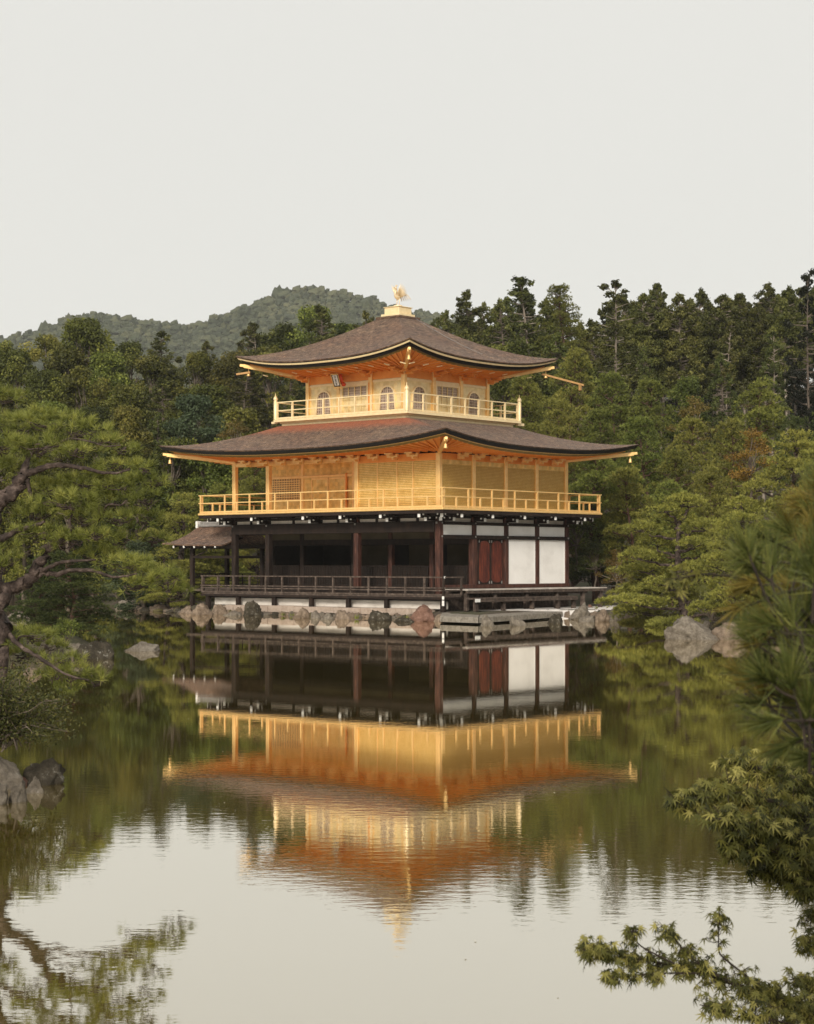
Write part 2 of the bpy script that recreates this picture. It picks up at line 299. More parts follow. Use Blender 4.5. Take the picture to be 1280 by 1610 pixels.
# ------------------------------------------------------------------ the golden pavilion
TH = .715
X0, Y0 = 1.28, 73.67
LS, LE = 11.73, 8.52
def W(e, s, z=0):      # pavilion coordinates (e along the east face, s along the south face) to world
    return (X0 - s * math.cos(TH) + e * math.sin(TH), Y0 + s * math.sin(TH) + e * math.cos(TH), z)
PR = PI / 2 - TH
pav = tag(empty('pavilion', (X0, Y0, 0), PR), 'three-storey pavilion with two gold upper storeys and curved bark roofs by the pond', 'temple pavilion')
def part(name, mat, mb, parent=None, smooth=False, bv=0):
    o = mb.build(name, M[mat], parent or pav, smooth)
    if bv: bevel(o, bv)
    return o
def boxp(name, mat, e0, e1, s0, s1, z0, z1, parent=None, bv=.012):
    mb = MB(); mb.box(e0, e1, s0, s1, z0, z1); return part(name, mat, mb, parent, bv=bv)
OV = 1.07
scol = [0, 2.2, 4.42, 6.55, 9.63, 11.73]
ecol = [0, 2.13, 4.26, 6.39, 8.52]
cw = .125

# --- ground storey
FL = 1.17
boxp('floor', 'dark_wood', .06, LE, 0.06, LS, 1.0, FL)
fb = MB(); fb.box(-.62, -.5, -.9, 12.4, .38, .70); fb.box(-.5, LE - .1, .35, LS - .05, .12, .70); part('plaster_base', 'wall_white', fb, bv=.02)
# dark underfloor beam
mb = MB(); mb.box(-.03, LE, -.02, .1, .80, 1.0); mb.box(-.05, .07, .1, LS, .80, 1.0); mb.box(.07, LE, LS - .1, LS, .8, 1.0); part('sill_beam', 'dark_wood', mb)
def column(e, s, z0, z1, mat, w=cw):
    mb = MB(); mb.box(e - w, e + w, s - w, s + w, z0, z1); return part('column', mat, mb, bv=.02)
for s in (0, 4.42, 9.63, 11.73): column(0, s, FL if s else .8, 4.1, 'red_wood' if s in (0, 4.42) else 'dark_wood')
for e in ecol[1:]: column(e, 0, 1.0, 4.1, 'red_wood')
for s in (2.13, 4.42, 6.55, 9.63, 11.73): column(2.13, s, FL, 4.1, 'dark_wood' if s > 5 else 'red_wood', .11)
for e in ecol[2:]: column(e, LS, FL, 4.1, 'dark_wood')
for s in (2.2, 6.55, 9.63): column(LE, s, FL, 4.1, 'dark_wood')
for e in (6.39,): column(e, 6.5, FL, 4.1, 'interior_wood')
# beams
mb = MB(); mb.box(-.15, .15, .13, LS - .13, 3.45, 3.86); part('front_beam', 'red_wood' if False else 'dark_wood', mb, bv=.01)
mb = MB()
for z0, z1 in ((3.755, 3.87), (3.19, 3.34)): mb.box(.13, LE + .14, -.16, .02, z0, z1)
part('rail_beam', 'dark_wood', mb)
boxp('sill', 'red_wood', .1, LE + .14, -.17, .05, 1.171, 1.33)
mb = MB(); mb.box(2.0, 2.26, .1, LS, 2.98, 3.22); mb.box(2.0, 2.26, .1, LS, 3.5, 4.0); mb.box(.13, 2.0, LS - .12, LS + .12, 3.45, 3.86); mb.box(LE - .12, LE + .1, .1, LS, 3.1, 4.0); mb.box(2.2, LE, LS - .1, LS + .1, 3.1, 4.0)
part('inner_beam', 'dark_wood', mb)
mb = MB(); mb.box(2.08, 2.16, .1, LS, 3.22, 3.5); part('inner_transom', 'interior_panel', mb)
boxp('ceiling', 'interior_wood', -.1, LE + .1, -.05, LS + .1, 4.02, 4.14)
# transom plaster panels and big white panels on the east face
for i in range(4):
    e0, e1 = ecol[i] + .13, ecol[i + 1] - .13
    boxp('transom_panel', 'plaster', e0, e1, -.06, .02, 3.345, 3.75, bv=0)
for i in (2, 3):
    e0, e1 = ecol[i] + .13, ecol[i + 1] - .13
    o = boxp('white_panel', 'plaster', e0, e1, -.07, .02, 1.335, 3.185, bv=0)
    mb = MB(); mb.box(e0, e1, -.085, -.072, 1.335, 1.375); mb.box(e0, e1, -.085, -.072, 3.15, 3.185); mb.box(e0, e0 + .03, -.085, -.072, 1.375, 3.15); mb.box(e1 - .03, e1, -.085, -.072, 1.375, 3.15)
    part('panel_edge', 'white_paint', mb, o)
# double doors
e0, e1 = 2.30, 4.10
for q0, q1 in ((e0 - .05, e0 + .12), (e1 - .1, e1 + .05)): boxp('door_jamb', 'red_wood', q0, q1, -.04, .05, 1.335, 3.185)
for k in range(2):
    a = e0 + .14 + k * .82; b = a + .78
    dl = MB(); dl.box(a, b, -.05, .03, 1.335, 3.185); dr = part('door', 'dark_wood', dl, bv=.008)
    dr['label'] = 'dark framed door leaf with a tall cusped reddish panel'
    P = []
    w = (b - a) / 2 - .06; cx = (a + b) / 2
    for t in np.linspace(0, PI, 13): P.append((cx + w * math.cos(t), 2.86 + .27 * math.sin(t) ** .8))
    P.append((cx - w, 1.62))
    for t in np.linspace(PI, 2 * PI, 9): P.append((cx + w * math.cos(t), 1.58 + .18 * math.sin(t)))
    V = [(x, -.066, z) for x, z in P] + [(x, -.045, z) for x, z in P]; n = len(P)
    mb = MB(); mb.add(V, [tuple(range(n))[::-1]])
    mb.f.append(np.array([[i, (i + 1) % n, n + (i + 1) % n, n + i] for i in range(n)]))
    part('door_panel', 'door_wood', mb, dr)
    mb = MB()
    for (x, z) in ((a + .02, 3.05), (b - .08, 3.05), (a + .02, 1.36), (b - .08, 1.36)): mb.box(x, x + .06, -.062, -.051, z, z + .11)
    part('door_fitting', 'lead_grey', mb, dr)
# low lattice shutters on the inner line e = 2.13
def low_lattice(s0, s1):
    f = MB(); f.box(2.0, 2.05, s0, s1, 1.2, 1.27); f.box(2.0, 2.05, s0, s1, 2.05, 2.11); f.box(2.0, 2.05, s0, s0 + .05, 1.27, 2.05); f.box(2.0, 2.05, s1 - .05, s1, 1.27, 2.05)
    o = part('low_shutter', 'dark_wood', f)
    g = MB()
    n = max(3, int((s1 - s0) / .14))
    for i in range(1, n): x = s0 + (s1 - s0) * i / n; g.box(2.015, 2.035, x - .012, x + .012, 1.27, 2.05)
    for i in range(1, 8): z = 1.27 + .78 * i / 8; g.box(2.008, 2.014, s0 + .05, s1 - .05, z - .012, z + .012)
    part('lattice', 'dark_wood', g, o)
    bk = MB(); bk.box(2.037, 2.05, s0 + .05, s1 - .05, 1.27, 2.05); part('backboard', 'interior_wood', bk, o)
for s0, s1 in ((.16, 1.98), (2.28, 4.28), (4.56, 6.4), (6.7, 9.48), (9.78, 11.58)): low_lattice(s0, s1)
# interior walls, pale sliding panels far inside
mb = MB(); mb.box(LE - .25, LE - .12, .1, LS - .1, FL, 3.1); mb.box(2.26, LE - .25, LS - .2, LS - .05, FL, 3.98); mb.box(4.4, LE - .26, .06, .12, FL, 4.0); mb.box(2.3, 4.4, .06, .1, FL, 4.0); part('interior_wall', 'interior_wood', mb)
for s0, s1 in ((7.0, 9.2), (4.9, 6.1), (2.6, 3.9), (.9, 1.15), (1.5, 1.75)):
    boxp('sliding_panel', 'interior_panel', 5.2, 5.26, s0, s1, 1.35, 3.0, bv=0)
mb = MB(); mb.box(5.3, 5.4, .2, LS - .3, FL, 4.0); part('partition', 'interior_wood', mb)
# little white fittings on beams
mb = MB()
for s in (0, 4.42, 9.63, 11.73): mb.box(-.17, -.15, s - .04, s + .04, 3.78, 3.86)
for z in (3.79, 3.24):
    for e in ecol: mb.box(e - .035, e + .035, -.18, -.16, z, z + .07)
part('nail_cover', 'lead_grey', mb)
# plaster band and brackets beneath the balcony
for i in range(5):
    s0, s1 = scol[i] + .16, scol[i + 1] - .16
    sm = (s0 + s1) / 2
    boxp('frieze_panel', 'old_plaster', -.02, .05, s0, s1, 3.88, 4.16, bv=0)
    mb = MB(); mb.box(-.06, .04, sm - .06, sm + .06, 3.87, 4.17); mb.box(-.12, -.02, sm + .02, sm + .9, 4.03, 4.15); part('frieze_post', 'dark_wood', mb)
for i in range(4):
    boxp('frieze_panel', 'old_plaster', ecol[i] + .16, ecol[i + 1] - .16, -.02, .05, 3.88, 4.16, bv=0)
mb = MB(); mb.box(-.16, .15, -.16, LS + .16, 3.865, 3.89); part('tie_board', 'dark_wood', mb)
def bracket(e, s, de, ds):
    o = MB()
    def seg(r0, r1, w, z0, z1):
        a = (e + de * r0, s + ds * r0); b = (e + de * r1, s + ds * r1)
        o.bar((a[0], a[1], (z0 + z1) / 2), (b[0], b[1], (z0 + z1) / 2), w, z1 - z0)
    seg(-.1, .52, .13, 3.90, 4.02); seg(-.1, .92, .12, 4.03, 4.15)
    pe, ps = -ds, de
    for r in (.35, .72):
        o.bar((e + de * r - pe * .3, s + ds * r - ps * .3, 4.11), (e + de * r + pe * .3, s + ds * r + ps * .3, 4.11), .08, .07)
    b = part('bracket', 'dark_wood', o)
    t = MB()
    for r, z0, z1, w in ((.52, 3.89, 4.03, .12), (.92, 4.02, 4.16, .12)):
        t.bar((e + de * r, s + ds * r, (z0 + z1) / 2), (e + de * (r + .03), s + ds * (r + .03), (z0 + z1) / 2), w, z1 - z0)
        for q in (-.13, .13):
            t.bar((e + de * (r - .12) + pe * q, s + ds * (r - .12) + ps * q, z1 - .02), (e + de * (r - .07) + pe * q, s + ds * (r - .07) + ps * q, z1 - .02), .05, .06)
    part('bracket_cap', 'white_paint', t, b)
for s in scol[1:]: bracket(-.12, s, -1, 0)
for e in ecol[1:]: bracket(e, -.12, 0, -1)
bracket(-.12, .15, -1, 0); bracket(.15, -.12, 0, -1); bracket(-.06, -.06, -.85, -.85); bracket(-.06, LS + .06, -.85, .85); bracket(LE + .06, -.06, .85, -.85)

# --- pond-side veranda deck with low railing
DZ = .908
mb = MB()
for k in range(7): mb.box(-1.0 + k * .155, -1.0 + k * .155 + .147, -1.07, LS + 1.07, DZ - .045, DZ)
part('veranda_deck', 'weathered_wood', mb)
mb = MB(); mb.box(-1.03, -.97, -1.12, LS + 1.12, DZ - .14, DZ - .047); mb.box(-.6, -.5, -1.0, LS + 1, DZ - .2, DZ - .05); mb.box(-1.0, .2, -1.12, -1.03, DZ - .14, DZ - .047); mb.box(-.16, -.06, .1, LS + .1, DZ - .1, 1.1)
part('veranda_beam', 'dark_wood', mb)
for s in (-.95, 2.0, 4.1, 6.2, 8.4, 10.6, 12.5):
    mb = MB(); mb.box(-.98, -.8, s - .09, s + .09, .08, DZ - .14); part('stilt', 'dark_wood', mb, bv=.015)
# railings
def rail_run(name, mat, p, q, z0, tops, nposts, w=.06, short=False, post_w=.07, skip_last=False, bottom=True, alt_mat=None, r_h=.05):
    p = np.array(p, float); q = np.array(q, float); d = (q - p) / np.linalg.norm(q - p)
    mb = MB()
    ext = .12
    for k, h in enumerate(tops):
        a = p - d * (ext if k == len(tops) - 1 or True else 0); b = q + d * ext
        mb.bar((a[0], a[1], z0 + h), (b[0], b[1], z0 + h), w, r_h)
    if bottom: mb.bar((p[0], p[1], z0 + .05), (q[0], q[1], z0 + .05), w * .9, .07)
    rr = part(name, mat, mb)
    for i in range(nposts + 1):
        c = p + (q - p) * i / nposts
        m2 = MB(); top = tops[-1] - r_h / 2
        if short and i % 2: top = tops[-2] - r_h / 2
        m2.box(c[0] - post_w / 2, c[0] + post_w / 2, c[1] - post_w / 2, c[1] + post_w / 2, z0, z0 + top)
        part('railing_post', mat, m2, rr)
    return rr
rail_run('lower_railing', 'weathered_wood', (-.98, -1.05), (-.98, LS + 1.05), DZ, [.22, .32, .74], 14)
rail_run('lower_railing', 'weathered_wood', (-.98, -1.05), (.12, -1.05), DZ, [.22, .32, .74], 1)
rail_run('lower_railing', 'weathered_wood', (-.9, LS + 1.05), (.0, LS + 1.05), DZ, [.22, .32, .74], 1)
mb = MB(); mb.box(-1.05, -1.03, -1.13, -1.03, DZ - .13, DZ - .0); mb.box(-1.05, -1.03, -1.13, -1.03, DZ - .38, DZ - .17); mb.box(-1.05, -.96, -1.14, -1.13, DZ + .7, DZ + .78)
part('post_cap', 'white_paint', mb)
# east platform and step
mb = MB()
for k in range(8): mb.box(.16, 9.75, -1.35 + k * .148, -1.35 + k * .148 + .141, 1.12, FL - .004)
part('east_platform', 'deck_wood', mb)
mb = MB(); mb.box(.15, 9.7, -1.33, -1.24, 1.0, 1.118); mb.box(.15, 9.7, -.35, -.2, .9, 1.118); mb.box(9.62, 9.7, -1.24, -.2, 1.0, 1.118); mb.box(.15, 8.5, -.19, -.1, .3, 1.0); part('platform_beam', 'weathered_wood', mb)
for e in (.3, 2.1, 4.2, 6.3, 8.2, 9.5):
    mb = MB(); mb.box(e - .08, e + .08, -1.24, -1.08, .3, 1.0); part('platform_leg', 'weathered_wood', mb, bv=.01)
mb = MB(); mb.box(.0, 6.9, -1.85, -1.42, .76, .835); mb.box(.0, 6.9, -1.86, -1.78, .66, .758); st = part('step_bench', 'weathered_wood', mb, bv=.01)
mb = MB(); mb.box(-.02, .3, -1.875, -1.862, .665, .80); part('step_cap', 'white_paint', mb, st)
for e in (.25, 2.0, 3.9, 5.7, 6.8):
    mb = MB(); mb.box(e - .07, e + .07, -1.76, -1.6, .3, .758); part('step_leg', 'weathered_wood', mb, st)

# --- second storey
B2 = 4.39
mb = MB(); mb.box(-OV - .05, LE + OV + .05, -OV - .05, LS + OV + .05, 4.17, 4.30); part('balcony_underframe', 'dark_wood', mb)
mb = MB(); mb.box(-OV - .09, LE + OV + .09, -OV - .09, LS + OV + .09, 4.302, B2); part('balcony_deck', 'gold_trim', mb, bv=.015)
RH2 = [.10, .44, .78]
rail_run('upper_railing', 'gold_trim', (-OV, -OV), (-OV, LS + OV), B2, RH2[1:], 18, .05, True, .06, r_h=.04)
rail_run('upper_railing', 'gold_trim', (-OV + .1, -OV), (LE + OV, -OV), B2, RH2[1:], 14, .05, True, .06, r_h=.04)
rail_run('upper_railing', 'gold_trim', (-OV + .1, LS + OV), (LE + OV, LS + OV), B2, RH2[1:], 10, .05, True, .06, r_h=.04)
rail_run('upper_railing', 'gold_trim', (LE + OV, -OV + .1), (LE + OV, LS + OV - .1), B2, RH2[1:], 18, .05, True, .06, r_h=.04)
T2 = 6.62
def gcol(e, s, z0, z1, w=.10): mb = MB(); mb.box(e - w, e + w, s - w, s + w, z0, z1); return part('gold_column', 'gold_trim', mb, bv=.015)
for s in (0, 4.42, 9.63, 11.73): gcol(0, s, B2, T2)
for e in ecol[1:]: gcol(e, 0, B2, T2); gcol(e, LS, B2, T2)
for s in scol[1:-1]: gcol(LE, s, B2, T2)
for s in (6.55, 9.63): gcol(2.13, s, B2, T2, .08)
def wall(e0, e1, s0, s1, z0, z1, mat='gold', name='wall'): return boxp(name, mat, e0, e1, s0, s1, z0, z1, bv=0)
# east wall lattice panels
for i in range(4):
    wall(ecol[i] + .1, ecol[i + 1] - .1, -.03, .05, B2, 6.18, 'gold_lattice', 'lattice_panel')
wall(.1, LE - .1, -.04, .05, 6.18, 6.36, 'gold', 'upper_wall'); wall(.1, LE - .1, -.045, .05, 6.36, T2, 'orange_glow_gold', 'upper_wall')  # top strip orange: under-eave glow and shade put into the wall colour
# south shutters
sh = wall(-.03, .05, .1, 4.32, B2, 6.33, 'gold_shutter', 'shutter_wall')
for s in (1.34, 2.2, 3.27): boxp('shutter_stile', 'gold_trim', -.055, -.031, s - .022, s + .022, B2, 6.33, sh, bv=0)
wall(-.04, .05, .1, 4.32, 6.33, T2, 'orange_glow_gold', 'upper_wall')  # orange strip, eave shade painted as wall colour
mb = MB(); mb.box(-.07, .07, 4.52, LS - .1, 6.42, 6.60); part('gold_beam', 'gold_trim', mb, bv=.01)
# recess
wall(.05, 2.08, 4.38, 4.46, B2, T2, 'gold', 'side_wall')
wall(2.10, 2.17, 4.5, LS, B2, 6.15, 'gold', 'recess_wall')
wall(2.09, 2.17, 4.5, LS, 6.15, T2, 'gold', 'upper_wall')
wall(2.17, LE, LS - .05, LS + .03, B2, T2, 'gold', 'west_wall')
wall(LE - .05, LE + .03, .1, LS - .1, B2, T2, 'gold', 'north_wall')
mb = MB(); mb.box(2.03, 2.09, 4.5, LS, 5.95, 6.06); part('lintel', 'gold_trim', mb, bv=.008)
# recess wall: gold grille, door with red edge
g = MB(); g.box(2.02, 2.045, 9.72, 9.76, 5.0, 5.95); g.box(2.02, 2.045, 11.50, 11.56, 5.0, 5.95); g.box(2.02, 2.045, 9.76, 11.5, 4.98, 5.04)
gr = part('grille_window', 'gold_trim', g)
g = MB()
for i in range(1, 17): s = 9.74 + i * .105; g.box(2.03, 2.05, s - .02, s + .02, 5.04, 5.95)
for i in range(1, 9): z = 5.04 + i * .101; g.box(2.022, 2.029, 9.76, 11.5, z - .018, z + .018)
part('grille', 'gold_trim', g, gr)
g = MB(); g.box(2.075, 2.095, 9.76, 11.5, 5.04, 5.95); part('dark_backing', 'red_wood', g, gr)
for s0, s1 in ((7.0, 8.0), (8.05, 9.05)):
    f = MB(); f.box(2.06, 2.095, s0, s1, B2 + .02, 5.94); d = part('gold_door', 'gold', f, bv=.006)
    f = MB(); f.box(2.045, 2.06, s0, s0 + .05, B2 + .02, 5.94); f.box(2.045, 2.06, s1 - .05, s1, B2 + .02, 5.94); f.box(2.045, 2.06, s0 + .05, s1 - .05, 5.86, 5.94); f.box(2.045, 2.06, s0 + .05, s1 - .05, 4.95, 5.0); part('door_frame', 'gold_trim', f, d)
mb = MB(); mb.box(2.0, 2.06, 6.9, 6.97, B2 + .01, 6.1); part('door_pivot', 'orange_glow_gold', mb)
boxp('storey_ceiling', 'orange_glow_gold', 0.05, 2.1, 4.46, LS, 6.60, 6.66, bv=0)

# --- curved roofs
def roof(prefix, outer, inner, z_eave, curl, z_in, expo, thick, n=40, m=14, cexp=2.6, shell_mat='bark_upper', bands=()):
    """outer/inner: (e0,e1,s0,s1).  Four sides, lofted from inner rectangle to the upswept eave."""
    def corners(r): e0, e1, s0, s1 = r; return [(e0, s0), (e0, s1), (e1, s1), (e1, s0)]
    oc, ic = corners(outer), corners(inner)
    U = np.linspace(-1, 1, n + 1); U = np.sign(U) * np.abs(U) ** .8
    def side(k, T, off=0.0, dz=0.0):
        a, b = np.array(oc[k]), np.array(oc[(k + 1) % 4]); c, d = np.array(ic[k]), np.array(ic[(k + 1) % 4])
        G = np.zeros((len(T), n + 1, 3))
        for i, t in enumerate(T):
            u = (U + 1) / 2
            po = a[None] * (1 - u[:, None]) + b[None] * u[:, None]; pi = c[None] * (1 - u[:, None]) + d[None] * u[:, None]
            p = pi * (1 - t) + po * t
            z = z_eave + (z_in - z_eave) * (1 - t) ** expo + curl * np.abs(U) ** cexp * t ** 2
            G[i, :, 0] = p[:, 0]; G[i, :, 1] = p[:, 1]; G[i, :, 2] = z + dz
        return G
    mb = MB(); T = np.linspace(0, 1, m + 1)
    for k in range(4):
        G = side(k, T); mb.grid(G, flip=True)
        # eave edge, thick and slightly undercut
        top = G[-1]; u = (U + 1) / 2
        tin = 1 - .05
        low = side(k, [1.0])[0].copy(); cen = np.array([(outer[0] + outer[1]) / 2, (outer[2] + outer[3]) / 2])
        low[:, 2] -= thick
        low[:, :2] = low[:, :2] + (cen - low[:, :2]) * 0.006
        mb.grid(np.stack([top, low]), flip=True)
    ob = part(prefix, shell_mat, mb, smooth=True)
    ob.data.polygons.foreach_set('use_smooth', np.ones(len(ob.data.polygons), bool))
    es = ob.modifiers.new('edge', 'EDGE_SPLIT'); es.split_angle = R(38)
    # bands below: (inset, drop_top, drop_bottom, material, name)
    cen = np.array([(outer[0] + outer[1]) / 2, (outer[2] + outer[3]) / 2])
    def ring(k, inset, dz):
        g = side(k, [1.0])[0].copy()
        he, hs = (outer[1] - outer[0]) / 2, (outer[3] - outer[2]) / 2
        f = np.array([(he - inset) / he, (hs - inset) / hs])
        g[:, :2] = cen + (g[:, :2] - cen) * f
        g[:, 2] += dz; return g
    for (i0, z0, i1, z1, mat, name) in bands:
        bmb = MB()
        for k in range(4):
            bmb.grid(np.stack([ring(k, i0, z0), ring(k, i1, z1)]), flip=True)
            bmb.grid(np.stack([ring(k, i1, z1), ring(k, i1 + .12, z1)]), flip=True)
        part(name, mat, bmb, ob)
    return ob, ring
OR2 = (-2.35, LE + 2.3, -2.3, LS + 2.4)
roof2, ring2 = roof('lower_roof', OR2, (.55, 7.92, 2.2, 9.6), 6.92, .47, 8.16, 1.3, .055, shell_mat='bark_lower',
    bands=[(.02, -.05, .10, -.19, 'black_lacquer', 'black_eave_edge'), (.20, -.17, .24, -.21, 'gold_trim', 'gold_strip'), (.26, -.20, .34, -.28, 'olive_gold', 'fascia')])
def soffit(name, ring, i0, dz0, rect, z1, parent, mat='orange_glow_gold', nr=34, rmat='orange_glow_gold'):
    mb = MB(); e0, e1, s0, s1 = rect; cs = [(e0, s0), (e0, s1), (e1, s1), (e1, s0)]
    rf = MB()
    for k in range(4):
        g = ring(k, i0, dz0); a, b = np.array(cs[k]), np.array(cs[(k + 1) % 4]); u = np.linspace(0, 1, len(g))
        i = g.copy(); L = np.linalg.norm(g[-1, :2] - g[0, :2])
        uu = np.clip((np.linalg.norm(g[:, :2] - g[0, :2], axis=1) - (L - np.linalg.norm(b - a)) / 2) / np.linalg.norm(b - a), 0, 1)
        i[:, :2] = a + (b - a) * uu[:, None]; i[:, 2] = z1
        mb.grid(np.stack([g, g * .5 + i * .5, i]), flip=True)
        # rafters
        Ls = np.linspace(.02, .98, nr)
        for q in Ls:
            x = q * (len(g) - 1); j = int(x); f = x - j
            if j >= len(g) - 1: continue
            A = g[j] * (1 - f) + g[j + 1] * f; B = i[j] * (1 - f) + i[j + 1] * f
            rf.bar((A[0], A[1], A[2] - .03), (B[0], B[1], B[2] - .03), .055, .07)
    so_ = part(name, mat, mb, parent); part('rafters', rmat, rf, so_); return so_
soffit('soffit', ring2, .36, -.25, (-.05, LE + .05, -.05, LS + .05), 6.72, roof2)
# eave purlins, hip rafters (white-gold tips)
def hip(e, s, de, ds, z0, z1, L, parent, mat='gold_trim'):
    mb = MB(); mb.bar((e, s, z0), (e + de * L, s + ds * L, z1), .14, .16)
    mb.bar((e + de * (L - .02), s + ds * (L - .02), z1 + .01), (e + de * (L + .12), s + ds * (L + .12), z1 + .03), .10, .12)
    part('hip_rafter', mat, mb, parent, bv=.01)
for (e, s, de, ds) in ((0, 0, -1, -1), (0, LS, -1, 1), (LE, 0, 1, -1), (LE, LS, 1, 1)): hip(e, s, de, ds, 6.64, 6.96, 2.12, roof2)
def brk(e, s, de, ds, z, parent, mat='gold_trim', R_=.7):
    mb = MB(); mb.bar((e, s, z), (e + de * R_, s + ds * R_, z + .02), .09, .10); mb.bar((e, s, z - .11), (e + de * R_ * .55, s + ds * R_ * .55, z - .11), .09, .09)
    pe, ps = -ds, de
    mb.bar((e + de * .3 - pe * .28, s + ds * .3 - ps * .28, z - .04), (e + de * .3 + pe * .28, s + ds * .3 + ps * .28, z - .04), .07, .07)
    mb.bar((e + de * R_ - pe * .2, s + ds * R_ - ps * .2, z + .07), (e + de * R_ + pe * .2, s + ds * R_ + ps * .2, z + .07), .06, .06)
    for q in (-.26, 0, .26): mb.box(e + de * .3 + pe * q - .045, e + de * .3 + pe * q + .045, s + ds * .3 + ps * q - .045, s + ds * .3 + ps * q + .045, z - .0, z + .07)
    part('gold_bracket', mat, mb, parent)
for s in np.linspace(0, LS, 12)[1:-1]: brk(-.1, s, -1, 0, 6.56, roof2, R_=.55)
for e in np.linspace(0, LE, 9)[1:-1]: brk(e, -.1, 0, -1, 6.56, roof2, R_=.55)

# --- third storey
A3, B3, C3, D3 = 1.485, 6.985, 3.13, 8.66      # e0 e1 s0 s1
B3Z = 8.45; O3 = 1.02
mb = MB(); mb.box(A3 - .80, B3 + .80, C3 - .80, D3 + .80, 7.75, 8.27); bs = part('upper_base', 'gold_pale', mb, bv=.015)
mb = MB(); mb.box(A3 - .83, B3 + .83, C3 - .83, D3 + .83, 8.18, 8.275); part('base_moulding', 'cream_trim', mb, bs)
mb = MB()
for s in np.linspace(C3 - .5, D3 + .5, 6):
    for dx, zz in ((-.16, .0), (0, -.05), (.16, 0)): mb.box(A3 - .86, A3 - .831, s + dx - .045, s + dx + .045, 8.10 + zz, 8.17 + zz)
for e in np.linspace(A3 - .5, B3 + .5, 6):
    for dx, zz in ((-.16, .0), (0, -.05), (.16, 0)): mb.box(e + dx - .045, e + dx + .045, C3 - .86, C3 - .831, 8.10 + zz, 8.17 + zz)
part('base_ornament', 'orange_glow_gold', mb, bs)
mb = MB(); mb.box(A3 - O3 - .07, B3 + O3 + .07, C3 - O3 - .07, D3 + O3 + .07, 8.33, B3Z); mb.box(A3 - .9, B3 + .9, C3 - .9, D3 + .9, 8.275, 8.33)
mb.box(A3 - O3 + .05, A3 - O3 + .15, D3 + O3, D3 + O3 + .32, 8.28, 8.38); mb.box(B3 + O3 - .15 + .1, B3 + O3 + .4, C3 - O3 + .02, C3 - O3 + .14, 8.24, 8.36)
part('top_balcony_deck', 'cream_trim', mb, bv=.012)
RH3 = [.40, .70]
def rail3(p, q):
    rr = rail_run('top_railing', 'cream_trim', p, q, B3Z, [.38, .74], 8, .045, False, .07, r_h=.042)
    return rr
cs3 = [(A3 - O3, C3 - O3), (A3 - O3, D3 + O3), (B3 + O3, D3 + O3), (B3 + O3, C3 - O3)]
for k in range(4):
    p, q = np.array(cs3[k]), np.array(cs3[(k + 1) % 4]); d = (q - p) / np.linalg.norm(q - p)
    rail3(p + d * .12, q - d * .12)
    mb = MB(); mb.lathe([(.085, 0), (.085, .80), (.06, .82), (.095, .86), (.10, .92), (.06, .99), (.02, 1.04), (.012, 1.13), (.001, 1.16)], (p[0], p[1], B3Z), 12)
    part('finial_post', 'cream_trim', mb, smooth=True)
T3 = 10.32
wall(A3, A3 + .08, C3 + .08, D3, B3Z, T3, 'gold_pale', 'upper_wall_south'); wall(A3, B3, C3, C3 + .08, B3Z, T3, 'gold_pale', 'upper_wall_east')
wall(B3 - .08, B3, C3 + .08, D3, B3Z, T3, 'gold_pale', 'upper_wall_north'); wall(A3 + .08, B3 - .08, D3 - .08, D3, B3Z, T3, 'gold_pale', 'upper_wall_west')
s3 = np.linspace(C3, D3, 4); e3 = np.linspace(A3, B3, 4)
for s in s3: gcol(A3 - .02, s, B3Z, T3, .095); gcol(B3 + .02, s, B3Z, T3, .09)
for e in e3[1:3]: gcol(e, C3 - .02, B3Z, T3, .095); gcol(e, D3 + .02, B3Z, T3, .09)
mb = MB()
for z0, z1 in ((9.84, 9.93),):
    mb.box(A3 - .045, A3 - .001, C3 + .08, D3 - .08, z0, z1); mb.box(A3 + .08, B3 - .08, C3 - .045, C3 - .001, z0, z1)
part('wall_rail', 'cream_trim', mb)
for k in range(3):
    wall(A3 - .03, A3 - .001, s3[k] + .095, s3[k + 1] - .095, 9.96, T3, 'orange_glow_gold', 'eave_shade_band'); wall(e3[k] + .095, e3[k + 1] - .095, C3 - .03, C3 - .001, 9.96, T3, 'orange_glow_gold', 'eave_shade_band')  # thin orange sheets painting the eave shade on the top of the wall
